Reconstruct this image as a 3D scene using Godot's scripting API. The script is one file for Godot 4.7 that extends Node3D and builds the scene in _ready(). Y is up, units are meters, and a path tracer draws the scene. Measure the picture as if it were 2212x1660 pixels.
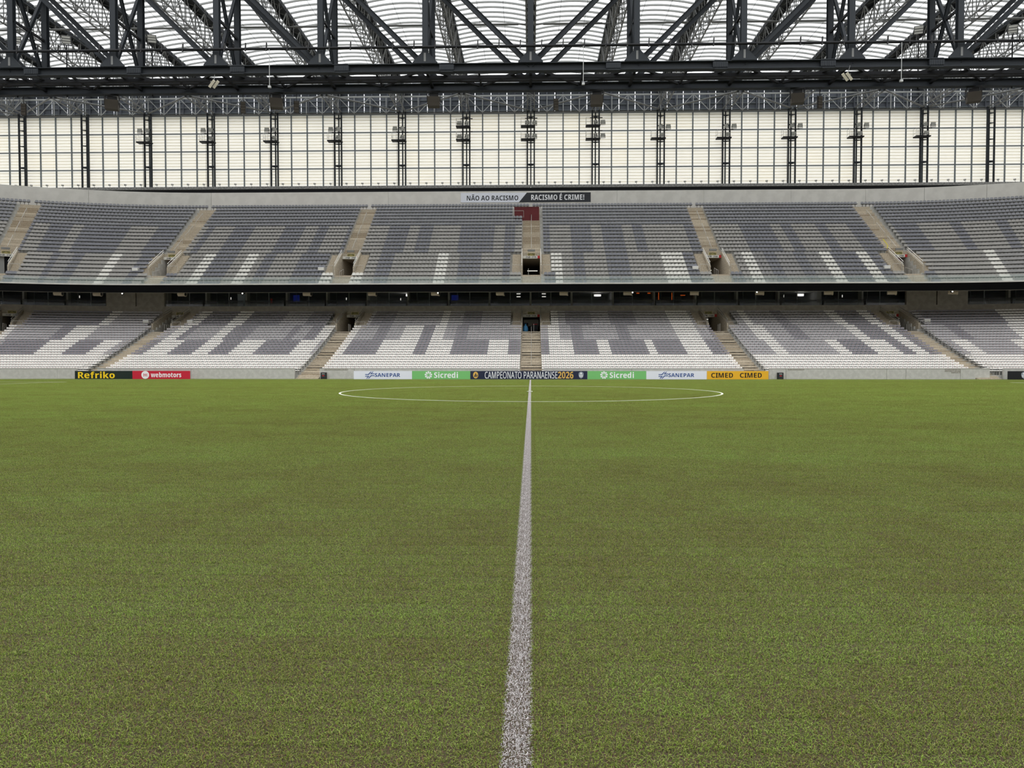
extends Node3D
# A football ground seen from the touchline at the halfway line. Depths are written as Z (metres in front of the camera), turned into world -z by v().

const ZC := 36.33      # depth of the centre spot
const S0 := 44.0       # the stand is straight up to 44 m either side, then curves round the corner
const RR := 62.0
const COL := 9.4       # spacing of the roof bays
const SEAT := 0.445
const ZF := 109.3      # facade plane
const AISLES := [-66.0, -44.6, -22.2, 0.08, 22.2, 44.6, 66.0]
# colour stripes of the seats along the row, per band of rows: L = lower tier (A rows 7-12, B 13-18, C 19-24), U = upper tier (L rows 1-8, M rows 9-16)
const PAT := {
	"UM": [[-65.9,-64.4,"D"], [-62.6,-59.9,"D"], [-60.1,-58.5,"L"], [-58.5,-52.7,"D"], [-52.7,-49.3,"L"], [-49.3,-44.7,"D"], [-42.7,-41.7,"D"], [-41.7,-38.9,"L"], [-38.9,-36.4,"D"], [-36.4,-32.2,"L"], [-32.2,-29.4,"D"], [-29.4,-28.0,"L"], [-28.0,-26.6,"D"], [-26.6,-23.8,"L"], [-23.8,-22.6,"D"], [-20.6,-18.5,"L"], [-18.5,-15.6,"D"], [-15.6,-14.4,"L"], [-14.4,-12.9,"D"], [-12.9,-9.0,"L"], [-9.0,-4.8,"D"], [-4.8,-3.5,"L"], [-3.5,-2.2,"D"], [-2.2,-0.9,"L"], [1.1,2.4,"D"], [2.4,5.1,"L"], [5.1,7.7,"D"], [7.7,9.1,"L"], [9.1,11.8,"D"], [11.8,13.1,"L"], [13.1,14.4,"D"], [14.4,19.6,"L"], [19.6,21.1,"D"], [23.2,26.7,"L"], [26.7,30.8,"D"], [30.8,32.2,"L"], [32.2,33.6,"D"], [33.6,36.5,"L"], [36.5,37.9,"D"], [37.9,40.5,"L"], [40.5,43.2,"D"], [45.2,46.4,"L"], [46.4,49.8,"D"], [49.8,53.4,"L"], [53.4,55.1,"D"], [55.1,58.9,"L"], [58.6,60.1,"D"], [60.1,63.6,"L"]],
	"UL": [[-60.5,-59.5,"D"], [-59.5,-57.5,"M"], [-57.5,-56.1,"D"], [-56.1,-52.9,"L"], [-52.9,-51.4,"W"], [-51.4,-48.6,"L"], [-48.6,-46.4,"D"], [-41.6,-40.4,"L"], [-40.4,-39.1,"W"], [-39.1,-36.1,"D"], [-36.1,-35.0,"L"], [-35.0,-33.7,"W"], [-33.7,-32.7,"L"], [-32.7,-31.2,"D"], [-31.2,-28.1,"L"], [-28.1,-23.9,"D"], [-19.4,-18.4,"L"], [-18.4,-16.9,"D"], [-16.9,-11.5,"L"], [-11.5,-10.2,"W"], [-10.2,-8.8,"L"], [-8.8,-6.2,"D"], [-6.2,-3.4,"L"], [-3.4,-2.2,"D"], [2.4,3.7,"W"], [3.7,5.1,"L"], [5.1,6.5,"D"], [6.5,9.2,"L"], [9.2,11.9,"D"], [11.9,15.8,"L"], [15.8,18.4,"W"], [18.4,19.9,"D"], [24.5,25.4,"L"], [25.4,26.8,"W"], [26.8,28.4,"M"], [28.4,29.8,"D"], [29.8,31.8,"M"], [31.8,33.3,"D"], [33.3,35.0,"M"], [35.0,36.3,"W"], [36.3,39.3,"D"], [39.3,40.6,"W"], [40.6,42.0,"D"], [46.8,55.4,"L"], [55.4,56.9,"W"], [56.9,62.4,"M"]],
	"LA": [[-63.2,-57.4,"D"], [-63.0,-62.8,"W"], [-57.4,-53.5,"W"], [-53.5,-49.9,"D"], [-49.9,-47.4,"W"], [-45.0,-42.2,"D"], [-42.2,-39.2,"W"], [-39.2,-36.8,"D"], [-36.8,-35.1,"W"], [-35.1,-32.7,"D"], [-32.7,-29.8,"W"], [-29.8,-25.9,"D"], [-25.9,-23.7,"W"], [-21.4,-20.4,"W"], [-20.4,-16.5,"D"], [-16.5,-12.6,"W"], [-12.6,-11.2,"D"], [-11.2,-8.7,"W"], [-8.7,-4.8,"D"], [-4.8,-2.3,"W"], [-2.3,-1.0,"D"], [1.3,2.1,"D"], [2.1,4.7,"W"], [4.7,7.3,"D"], [7.3,8.6,"W"], [8.6,12.5,"D"], [12.5,13.8,"W"], [13.8,16.5,"D"], [16.5,19.2,"W"], [19.2,22.0,"D"], [23.9,25.9,"M"], [25.9,27.2,"W"], [27.2,32.8,"M"], [32.8,34.1,"W"], [34.1,36.6,"D"], [36.6,39.4,"W"], [39.4,40.8,"D"], [40.8,42.1,"W"], [42.1,44.7,"D"], [47.5,49.8,"W"], [49.8,55.2,"M"], [55.2,61.1,"W"]],
	"LB": [[-65.0,-63.9,"W"], [-63.9,-58.0,"M"], [-58.0,-56.4,"D"], [-56.4,-53.0,"W"], [-53.0,-47.3,"M"], [-44.9,-42.1,"M"], [-42.1,-40.7,"W"], [-40.7,-39.6,"D"], [-39.6,-36.8,"M"], [-36.8,-35.2,"W"], [-35.2,-32.7,"D"], [-32.7,-28.4,"M"], [-28.4,-27.3,"D"], [-27.3,-26.0,"M"], [-26.0,-24.5,"D"], [-24.5,-23.5,"W"], [-21.3,-20.3,"W"], [-20.3,-17.8,"M"], [-17.8,-16.5,"D"], [-16.5,-15.1,"M"], [-15.1,-12.5,"W"], [-12.5,-11.2,"D"], [-11.2,-10.0,"W"], [-10.0,-8.6,"M"], [-8.6,-7.3,"D"], [-7.3,-1.0,"M"], [1.3,2.1,"M"], [2.1,3.4,"W"], [3.4,4.7,"M"], [4.7,6.1,"D"], [6.1,9.9,"M"], [9.9,11.2,"D"], [11.2,16.5,"M"], [16.5,19.2,"W"], [19.2,20.6,"M"], [20.6,21.9,"D"], [24.0,25.8,"M"], [25.8,27.2,"W"], [27.2,29.7,"M"], [29.7,31.2,"D"], [31.2,36.7,"M"], [36.7,38.0,"W"], [38.0,40.7,"D"], [40.7,42.1,"W"], [42.1,43.9,"D"], [43.9,45.8,"M"], [47.6,49.1,"M"], [49.1,51.1,"D"], [51.1,57.4,"M"], [57.4,62.8,"W"]],
	"LC": [[-66.3,-64.8,"W"], [-64.8,-53.6,"D"], [-53.6,-52.1,"W"], [-52.1,-49.2,"M"], [-43.1,-41.8,"M"], [-41.8,-40.3,"W"], [-40.3,-36.5,"D"], [-36.5,-35.0,"W"], [-35.0,-30.3,"D"], [-30.3,-27.5,"M"], [-27.5,-24.6,"D"], [-20.1,-19.2,"M"], [-19.2,-16.6,"D"], [-16.6,-11.0,"M"], [-11.0,-9.9,"W"], [-9.9,-8.4,"M"], [-8.4,-5.8,"D"], [-5.8,-2.0,"M"], [2.3,3.2,"W"], [3.2,4.4,"M"], [4.4,7.2,"D"], [7.2,9.8,"M"], [9.8,12.5,"D"], [12.5,16.5,"M"], [16.5,19.3,"W"], [19.3,20.6,"M"], [24.9,25.6,"M"], [25.6,26.7,"W"], [26.7,29.5,"M"], [29.5,30.8,"D"], [30.8,36.2,"M"], [36.2,37.7,"W"], [37.7,40.4,"D"], [40.4,41.7,"W"], [41.7,43.5,"D"], [47.8,57.6,"D"], [57.6,64.0,"W"]]
}

var M := {}
var used := {}
var rng := RandomNumberGenerator.new()
var unit_box := BoxMesh.new()
var unit_tube := CylinderMesh.new()
var unit_beam: ArrayMesh
var font: SystemFont
var font_italic: SystemFont
var font_regular: SystemFont


func _ready() -> void:
	rng.seed = 7
	set_camera_and_light()
	make_tools()
	make_materials()
	build_pitch()
	build_front_wall()
	build_terraces()
	build_suites()
	build_rear_wall()
	build_facade()
	build_roof()
	build_main_truss()
	build_other_stands()
	build_stairs_and_portals()
	build_boards()
	build_columns()
	build_truss_fittings()
	build_small_things()
	build_seats()
	build_grass()


func set_camera_and_light() -> void:
	var cam := Camera3D.new()
	cam.name = "camera"
	cam.fov = 54.84
	cam.near = 0.1
	cam.far = 600.0
	cam.position = Vector3(0.06, 1.43, 0.0)
	cam.rotation_degrees = Vector3(-1.647, 1.475, 0.0)
	add_child(cam)
	cam.current = true
	var env := Environment.new()
	env.background_mode = Environment.BG_SKY
	var sky := Sky.new()
	var sm := ProceduralSkyMaterial.new()
	# overcast sky: the zenith three times as bright as the horizon
	sm.sky_top_color = Color(0.985, 0.99, 1.0)
	sm.sky_horizon_color = Color(0.605, 0.61, 0.615)
	sm.sky_curve = 0.6
	sm.ground_bottom_color = Color(0.5, 0.5, 0.48)
	sm.ground_horizon_color = Color(0.62, 0.62, 0.6)
	sky.sky_material = sm
	env.sky = sky
	env.background_energy_multiplier = 4.4
	env.tonemap_mode = Environment.TONE_MAPPER_LINEAR
	env.tonemap_exposure = 0.85
	env.sdfgi_enabled = true
	env.ssao_enabled = true
	env.ssil_enabled = true
	var we := WorldEnvironment.new()
	we.name = "world_environment"
	we.environment = env
	add_child(we)


# ---------------------------------------------------------------- helpers

func v(x: float, y: float, z: float) -> Vector3:
	return Vector3(x, y, -z)


func crown(z: float) -> float:
	return -0.2 * minf(1.0, pow((z - ZC) / 34.0, 2.0))


func turn_of(s: float) -> float:
	return -signf(s) * maxf(0.0, absf(s) - S0) / RR


func bp(s: float, y: float, z: float) -> Vector3:
	var a := absf(s) - S0
	if a <= 0.0:
		return v(s, y, z)
	var t := a / RR
	var r := z - ZC
	return v(signf(s) * (S0 + r * sin(t)), y, ZC + r * cos(t))


func lower_z(r: int) -> float:
	return 74.6 + 0.8 * (r - 1)


func lower_y(r: int) -> float:   # tread height
	return 0.833 + 0.2451 * (r - 1) + 0.00242 * (r - 1) * (r - 1) - 0.62


func upper_z(r: int) -> float:
	return 86.0 + 0.75 * (r - 1)


func upper_y(r: int) -> float:
	return 10.72 + 0.56 * (r - 1) - 0.5


func numbered(base: String) -> String:
	var n: int = used.get(base, 0)
	used[base] = n + 1
	return base if n == 0 else "%s_%03d" % [base, n]


func tag(o: Node3D, label: String, category: String, group := "", kind := "") -> Node3D:
	if label: o.set_meta("label", label)
	if category: o.set_meta("category", category)
	if group: o.set_meta("group", group)
	if kind: o.set_meta("kind", kind)
	return o


func thing(called: String, label: String, category: String, at := Vector3.ZERO, turn := 0.0, group := "") -> Node3D:
	var o := Node3D.new()
	o.name = numbered(called)
	add_child(o)
	o.position = at
	o.rotation.y = turn
	return tag(o, label, category, group)


func place_words(x: float) -> String:   # where along the stand, told by the nearest signed stairs
	var near := 0
	for i in AISLES.size():
		if absf(x - AISLES[i]) < absf(x - AISLES[near]): near = i
	if absf(x - AISLES[near]) < 3.7:
		return "in line with the stairs signed %dB" % (213 + near)
	var other := clampi(near + (1 if x > AISLES[near] else -1), -1, AISLES.size())
	if other < 0 or other == AISLES.size():
		return "%d metres beyond the stairs signed %dB" % [roundi(absf(x - AISLES[near])), 213 + near]
	return "nearer stairs signed %dB than those signed %dB" % [213 + near, 213 + other]


func setting(called: String, label := "") -> Node3D:
	var o := Node3D.new()
	o.name = numbered(called)
	add_child(o)
	return tag(o, label, "", "", "structure")


func copy(o: Node3D, base: String, at: Vector3, turn: float, label := "") -> Node3D:
	var c: Node3D = o.duplicate()
	c.name = numbered(base)
	add_child(c)
	c.position = at
	c.rotation.y = turn
	if label: c.set_meta("label", label)
	return c


func mi(parent: Node, called: String, mesh: Mesh, mat: Material, xf := Transform3D()) -> MeshInstance3D:
	var o := MeshInstance3D.new()
	o.name = called
	o.mesh = mesh
	if mat: o.material_override = mat
	o.transform = xf
	parent.add_child(o, true)
	return o


func along(a: Vector3, b: Vector3, w: float, h: float) -> Transform3D:
	var d := b - a
	var z := d.normalized()
	var up := Vector3.UP if absf(z.y) < 0.98 else Vector3.BACK
	var x := up.cross(z).normalized()
	var y := z.cross(x)
	return Transform3D(Basis(x * w, y * h, z * d.length()), (a + b) * 0.5)


func bar(parent: Node, called: String, a: Vector3, b: Vector3, w: float, h: float, mat: Material) -> MeshInstance3D:
	return mi(parent, called, unit_box, mat, along(a, b, w, h))


func beam(parent: Node, called: String, a: Vector3, b: Vector3, w: float, h: float, mat: Material) -> MeshInstance3D:
	return mi(parent, called, unit_beam, mat, along(a, b, w, h))


func tube(parent: Node, called: String, a: Vector3, b: Vector3, r: float, mat: Material) -> MeshInstance3D:
	var t := along(a, b, 1.0, 1.0)
	var x := t.basis.x.normalized()
	var z := t.basis.y.normalized()
	var y := t.basis.z
	return mi(parent, called, unit_tube, mat, Transform3D(Basis(x * r, y, -z * r), t.origin))


func block(parent: Node, called: String, lo: Vector3, hi: Vector3, mat: Material) -> MeshInstance3D:
	return mi(parent, called, unit_box, mat, Transform3D(Basis.from_scale((hi - lo).abs()), (lo + hi) * 0.5))


func solid(parent: Node, called: String, lo: Vector3, hi: Vector3, mat: Material) -> MeshInstance3D:   # a box that keeps its parent's axes, for parts with sub-parts
	var st := SurfaceTool.new()
	st.begin(Mesh.PRIMITIVE_TRIANGLES)
	add_box(st, (lo + hi) * 0.5, (hi - lo).abs())
	return mi(parent, called, st.commit(), mat)


func add_box(st: SurfaceTool, c: Vector3, size: Vector3, b := Basis()) -> void:
	st.append_from(unit_box, 0, Transform3D(b * Basis.from_scale(size), c))


func prism(points: Array, depth: float) -> ArrayMesh:
	var p := PackedVector2Array(points)
	if Geometry2D.is_polygon_clockwise(p):
		p.reverse()
	var st := SurfaceTool.new()
	st.begin(Mesh.PRIMITIVE_TRIANGLES)
	st.set_smooth_group(-1)
	var tri := Geometry2D.triangulate_polygon(p)
	for k in range(0, tri.size(), 3):
		for n in [2, 1, 0]:
			st.add_vertex(Vector3(p[tri[k + n]].x, p[tri[k + n]].y, depth))
		for n in [0, 1, 2]:
			st.add_vertex(Vector3(p[tri[k + n]].x, p[tri[k + n]].y, 0))
	for k in p.size():
		var a := p[k]
		var b := p[(k + 1) % p.size()]
		var q := [Vector3(a.x, a.y, 0), Vector3(b.x, b.y, 0), Vector3(b.x, b.y, depth), Vector3(a.x, a.y, depth)]
		for n in [0, 2, 1, 0, 3, 2]:
			st.add_vertex(q[n])
	st.generate_normals()
	return st.commit()


func stops(sa: float, sb: float) -> Array:
	var out := [sa]
	var marks := []
	for k in range(-40, 41):
		var m := signf(k) * (S0 + (absf(k) - 1) * 2.0) if k != 0 else 0.0
		marks.append(m)
	marks.sort()
	for m in marks:
		if m > sa + 0.05 and m < sb - 0.05:
			out.append(m)
	out.append(sb)
	return out


func sweep(profile: Array, sa: float, sb: float) -> ArrayMesh:
	# a closed profile of (Z, Y) drawn along the row from sa to sb, following the bend of the stand
	var p := PackedVector2Array(profile)
	if not Geometry2D.is_polygon_clockwise(p):
		p.reverse()
	var st := SurfaceTool.new()
	st.begin(Mesh.PRIMITIVE_TRIANGLES)
	st.set_smooth_group(-1)
	var marks := stops(sa, sb)
	for i in marks.size() - 1:
		for k in p.size():
			var a := p[k]
			var b := p[(k + 1) % p.size()]
			var q := [bp(marks[i], a.y, a.x), bp(marks[i], b.y, b.x), bp(marks[i + 1], b.y, b.x), bp(marks[i + 1], a.y, a.x)]
			for n in [0, 1, 2, 0, 2, 3]:
				st.add_vertex(q[n])
	var tri := Geometry2D.triangulate_polygon(p)
	for k in range(0, tri.size(), 3):
		for n in [0, 1, 2]:
			st.add_vertex(bp(sa, p[tri[k + n]].y, p[tri[k + n]].x))
		for n in [2, 1, 0]:
			st.add_vertex(bp(sb, p[tri[k + n]].y, p[tri[k + n]].x))
	st.generate_normals()
	return st.commit()


func rect(z0: float, z1: float, y0: float, y1: float) -> Array:
	return [Vector2(z0, y0), Vector2(z0, y1), Vector2(z1, y1), Vector2(z1, y0)]


func lettering(parent: Node, called: String, words: String, centre: Vector3, w: float, h: float, mat: Material, f: Font = null) -> MeshInstance3D:
	var t := TextMesh.new()
	t.text = words
	t.font = f if f else font
	t.font_size = 48
	t.pixel_size = 0.01
	t.depth = 0.02
	t.curve_step = 1.0
	var box := t.get_aabb()
	var sx := w / maxf(box.size.x, 0.01)
	var sy := h / maxf(box.size.y, 0.01)
	var mid := box.position + box.size * 0.5
	return mi(parent, called, t, mat, Transform3D(Basis.from_scale(Vector3(sx, sy, 0.8)), centre - Vector3(mid.x * sx, mid.y * sy, 0.0)))


func make_tools() -> void:
	unit_tube.top_radius = 1.0
	unit_tube.bottom_radius = 1.0
	unit_tube.height = 1.0
	unit_tube.radial_segments = 10
	unit_tube.rings = 0
	var st := SurfaceTool.new()
	st.begin(Mesh.PRIMITIVE_TRIANGLES)
	add_box(st, Vector3(0, 0.46, 0), Vector3(1, 0.08, 1))
	add_box(st, Vector3(0, -0.46, 0), Vector3(1, 0.08, 1))
	add_box(st, Vector3(0, 0, 0), Vector3(0.1, 0.84, 1))
	unit_beam = st.commit()
	font = SystemFont.new()
	font.font_names = PackedStringArray(["Droid Sans"])
	font.font_weight = 700
	font_italic = font.duplicate()
	font_italic.font_italic = true
	font_regular = SystemFont.new()
	font_regular.font_names = PackedStringArray(["Droid Sans"])


func noise_texture(sd: int, freq: float, a: Color, b: Color, octaves := 5, lo := 0.3, hi := 0.7) -> NoiseTexture2D:
	var n := FastNoiseLite.new()
	n.seed = sd
	n.noise_type = FastNoiseLite.TYPE_SIMPLEX_SMOOTH
	n.frequency = freq
	n.fractal_octaves = octaves
	var g := Gradient.new()
	g.offsets = PackedFloat32Array([lo, hi])
	g.colors = PackedColorArray([a, b])
	var t := NoiseTexture2D.new()
	t.width = 512
	t.height = 512
	t.seamless = true
	t.noise = n
	t.color_ramp = g
	return t


func rgb(r: int, g: int, b: int, a := 1.0) -> Color:
	return Color(r / 255.0, g / 255.0, b / 255.0, a)


func plain(key: String, c: Color, rough := 0.6, metal := 0.0) -> StandardMaterial3D:
	var m := StandardMaterial3D.new()
	m.resource_name = key
	m.albedo_color = c
	m.roughness = rough
	m.metallic = metal
	M[key] = m
	return m


func mottled(key: String, a: Color, b: Color, scale: float, rough := 0.85, sd := 1, freq := 0.012) -> StandardMaterial3D:
	var m := plain(key, Color.WHITE, rough)
	m.albedo_texture = noise_texture(sd, freq, a, b)
	m.uv1_triplanar = true
	m.uv1_world_triplanar = true
	m.uv1_scale = Vector3.ONE * scale
	return m


func make_materials() -> void:
	mottled("concrete", rgb(186, 185, 179), rgb(170, 169, 163), 0.22, 0.9, 3)
	mottled("concrete_wall", rgb(192, 191, 184), rgb(181, 180, 173), 0.2, 0.9, 4, 0.02)
	mottled("concrete_patch", rgb(168, 165, 156), rgb(146, 143, 134), 0.5, 0.9, 14, 0.02)
	mottled("concrete_pale", rgb(208, 205, 198), rgb(198, 195, 188), 0.12, 0.9, 5, 0.01)
	mottled("concrete_warm", rgb(186, 176, 158), rgb(160, 150, 132), 0.4, 0.9, 6, 0.02)
	mottled("step", rgb(186, 175, 156), rgb(168, 157, 138), 0.3, 0.9, 7, 0.03)
	mottled("step_pale", rgb(204, 194, 175), rgb(188, 177, 158), 0.3, 0.9, 17, 0.03)
	mottled("step_stained", rgb(164, 150, 128), rgb(146, 132, 111), 0.3, 0.9, 27, 0.03)
	mottled("rear_concrete", rgb(212, 210, 203), rgb(202, 200, 193), 0.12, 0.9, 33, 0.01)
	mottled("rear_concrete_pale", rgb(220, 217, 210), rgb(212, 209, 202), 0.12, 0.9, 34, 0.01)
	mottled("band", rgb(178, 171, 158), rgb(164, 156, 142), 0.2, 0.9, 8)
	mottled("gutter", rgb(150, 150, 146), rgb(116, 116, 114), 0.35, 0.8, 9, 0.02)
	plain("fascia", rgb(13, 13, 14), 0.85).metallic_specular = 0.15
	plain("steel", rgb(42, 46, 50), 0.55, 0.0).metallic_specular = 0.3
	plain("steel_web", rgb(48, 52, 57), 0.55, 0.0).metallic_specular = 0.3
	plain("steel_dark", rgb(27, 28, 30), 0.6, 0.0).metallic_specular = 0.3
	plain("steel_grey", rgb(104, 105, 103), 0.5, 0.0)
	plain("steel_pale", rgb(168, 170, 168), 0.45, 0.0)
	plain("galvanised", rgb(178, 176, 170), 0.4, 0.3)
	plain("cladding", rgb(84, 89, 98), 0.6)
	plain("mullion", rgb(104, 112, 116), 0.5)
	plain("black", rgb(22, 22, 22), 0.6)
	plain("suite_wall", rgb(150, 149, 144), 0.8)
	plain("door_red", rgb(92, 16, 22), 0.7)
	plain("sign_red", rgb(196, 48, 48), 0.6)
	plain("dark_red", rgb(96, 22, 28), 0.6)
	plain("sign_green", rgb(28, 40, 24), 0.6)
	plain("sign_gold", rgb(220, 204, 120), 0.6)
	plain("white_print", rgb(240, 241, 243), 0.6)
	plain("off_white", rgb(224, 222, 214), 0.6)
	plain("ink", rgb(30, 34, 40), 0.6)
	plain("board_white", rgb(226, 229, 238), 0.45)
	plain("board_green", rgb(118, 190, 112), 0.45)
	plain("board_navy", rgb(26, 34, 62), 0.45)
	plain("board_yellow", rgb(232, 176, 38), 0.45)
	plain("board_red", rgb(196, 24, 52), 0.45)
	plain("board_black", rgb(14, 16, 22), 0.45)
	plain("board_pine", rgb(14, 34, 28), 0.45)
	plain("print_blue", rgb(34, 72, 138), 0.5)
	plain("print_gold", rgb(222, 178, 84), 0.5)
	plain("print_yellow", rgb(246, 208, 20), 0.5)
	plain("print_black", rgb(18, 16, 14), 0.5)
	plain("crest_grey", rgb(150, 160, 170), 0.5)
	plain("speaker_box", rgb(74, 68, 60), 0.8)
	plain("lamp_housing", rgb(196, 190, 172), 0.5)
	plain("lamp_glass", rgb(214, 214, 208), 0.2)
	plain("duct", rgb(196, 182, 156), 0.6)
	plain("blue_plastic", rgb(58, 128, 176), 0.5)
	plain("dark_blue", rgb(24, 40, 96), 0.6)
	plain("tag_red", rgb(164, 122, 116), 0.6)
	plain("tape_yellow", rgb(226, 214, 60), 0.6)
	var seat := plain("seat", Color.WHITE, 0.42)
	seat.vertex_color_use_as_albedo = true
	for t in ["W", "L", "M", "D", "w", "m", "d", "T"]:
		plain("seat_" + t, tone(t).linear_to_srgb(), 0.42)
	var glass := plain("glass", rgb(190, 214, 206, 0.1), 0.05)
	glass.transparency = BaseMaterial3D.TRANSPARENCY_ALPHA
	var suite_glass := plain("suite_glass", rgb(60, 72, 84, 0.3), 0.05)
	suite_glass.transparency = BaseMaterial3D.TRANSPARENCY_ALPHA
	var sheet := plain("roof_sheet", rgb(244, 247, 250, 0.32), 0.2)
	sheet.transparency = BaseMaterial3D.TRANSPARENCY_ALPHA
	var opal := plain("opal", rgb(244, 241, 230), 0.5)
	opal.backlight_enabled = true
	opal.backlight = Color(1.0, 0.989, 0.96)
	var opal2 := plain("opal_aged", rgb(247, 244, 233), 0.5)
	opal2.backlight_enabled = true
	opal2.backlight = Color(1.0, 0.985, 0.945)
	var lamp := plain("lamp_white", rgb(250, 250, 245), 0.5)
	lamp.emission_enabled = true
	lamp.emission = Color(1.0, 0.99, 0.95)
	lamp.emission_energy_multiplier = 1.6
	var amber := plain("lamp_amber", rgb(240, 150, 70), 0.5)
	amber.emission_enabled = true
	amber.emission = Color(1.0, 0.42, 0.12)
	amber.emission_energy_multiplier = 0.9
	var screen := plain("lamp_blue", rgb(30, 50, 140), 0.5)
	screen.emission_enabled = true
	screen.emission = Color(0.08, 0.14, 0.5)
	screen.emission_energy_multiplier = 0.5
	var turf := plain("turf_base", Color.WHITE, 0.95)
	turf.albedo_texture = noise_texture(21, 0.05, rgb(70, 50, 36), rgb(62, 58, 30), 5, 0.25, 0.75)
	turf.uv1_triplanar = true
	turf.uv1_world_triplanar = true
	turf.uv1_scale = Vector3.ONE * 1.7
	var blade := plain("blade", Color.WHITE, 0.6)
	blade.vertex_color_use_as_albedo = true
	blade.metallic_specular = 0.2
	plain("line_paint", rgb(192, 196, 174), 0.8)


func tone(t: String) -> Color:   # linear base colours of the seat plastics
	match t:
		"W": return Color(0.80, 0.78, 0.74)
		"M": return Color(0.43, 0.42, 0.43)
		"D": return Color(0.255, 0.25, 0.275)
		"L": return Color(0.335, 0.325, 0.305)
		"w": return Color(0.70, 0.69, 0.64)
		"m": return Color(0.285, 0.28, 0.275)
		"d": return Color(0.195, 0.20, 0.222)
		"T": return Color(0.225, 0.23, 0.245)
	return Color(0.4, 0.4, 0.4)


func tone_at(upper: bool, r: int, s: float) -> String:
	var key := ""
	if upper:
		if r > 16: return "T"
		key = "UM" if r > 8 else "UL"
		if r <= 3:
			for a in AISLES:
				var d: float = s - a
				if absf(d) < 2.6 and absf(d) > 1.0:
					if absf(a + 22.2) < 0.5: return "w"
					return "d" if d > 0.0 else "L"
	else:
		if r <= 6: return "W"
		key = "LA" if r <= 12 else ("LB" if r <= 18 else "LC")
	for p in PAT[key]:
		if s >= p[0] and s < p[1]:
			var t: String = p[2]
			if upper: return {"W": "w", "L": "L", "M": "m", "D": "d"}[t]
			return t
	if upper: return "L" if r <= 8 or s < 0.0 else "m"
	return "M"


# ---------------------------------------------------------------- the setting

func ribbon(points: Array, w: float, h: float, closed := false) -> ArrayMesh:
	var st := SurfaceTool.new()
	st.begin(Mesh.PRIMITIVE_TRIANGLES)
	st.set_smooth_group(-1)
	var n := points.size()
	var left := []
	var right := []
	for i in n:
		var a: Vector3 = points[(i - 1 + n) % n] if closed else points[maxi(i - 1, 0)]
		var b: Vector3 = points[(i + 1) % n] if closed else points[mini(i + 1, n - 1)]
		var side := (b - a).normalized().cross(Vector3.UP).normalized() * w * 0.5
		left.append(points[i] - side)
		right.append(points[i] + side)
	for i in (n if closed else n - 1):
		var j := (i + 1) % n
		var up := Vector3.UP * h
		var quads := [[left[i] + up, right[i] + up, right[j] + up, left[j] + up], [left[i], left[i] + up, left[j] + up, left[j]], [right[i] + up, right[i], right[j], right[j] + up]]
		for q in quads:
			for k in [0, 2, 1, 0, 3, 2]:
				st.add_vertex(q[k])
	st.generate_normals()
	return st.commit()


func on_pitch(x: float, z: float) -> Vector3:
	return v(x, crown(z), z)


func build_pitch() -> void:
	var st := SurfaceTool.new()
	st.begin(Mesh.PRIMITIVE_TRIANGLES)
	var z := -1.0
	while z < 74.0:
		var q := [v(-90, crown(z), z), v(90, crown(z), z), v(90, crown(z + 1.0), z + 1.0), v(-90, crown(z + 1.0), z + 1.0)]
		for k in [0, 2, 1, 0, 3, 2]:
			st.add_vertex(q[k])
		z += 1.0
	st.generate_normals()
	var ground := mi(self, "pitch_ground", st.commit(), M.turf_base)
	tag(ground, "brown infill ground of the artificial football pitch", "", "", "structure")
	var pts := []
	for k in 128:
		var a := TAU * k / 128.0
		pts.append(on_pitch(9.09 * sin(a), ZC + 9.09 * cos(a)))
	marking("centre_circle_line", "white circle line painted round the centre spot", ribbon(pts, 0.09, 0.015, true))
	pts = []
	for k in 24:
		var a := TAU * k / 24.0
		pts.append(on_pitch(0.07 * sin(a), ZC + 0.07 * cos(a)))
	marking("centre_spot_marking", "white spot in the middle of the halfway line", ribbon(pts, 0.14, 0.036, true))
	for sgn in [-1.0, 1.0]:
		var box := []
		for p in [[52.5, ZC + 20.15], [36.0, ZC + 20.15], [36.0, ZC - 20.15], [52.5, ZC - 20.15]]:
			box.append([sgn * p[0], p[1]])
		pts = []
		for k in 3:
			for n in 20:
				var f := n / 20.0
				pts.append(on_pitch(lerpf(box[k][0], box[k + 1][0], f), lerpf(box[k][1], box[k + 1][1], f)))
		pts.append(on_pitch(box[3][0], box[3][1]))
		marking("penalty_area_line", "white penalty area line at one end of the pitch", ribbon(pts, 0.09, 0.015))
	pts = []
	for k in 40:
		pts.append(on_pitch(-52.5 + 105.0 * k / 39.0, ZC + 34.0))
	marking("touchline_marking", "white touchline along the far side of the pitch", ribbon(pts, 0.09, 0.013))


func marking(called: String, label: String, mesh: ArrayMesh) -> void:
	var o := mi(self, numbered(called), mesh, M.line_paint)
	tag(o, label, "", "", "structure")


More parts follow.
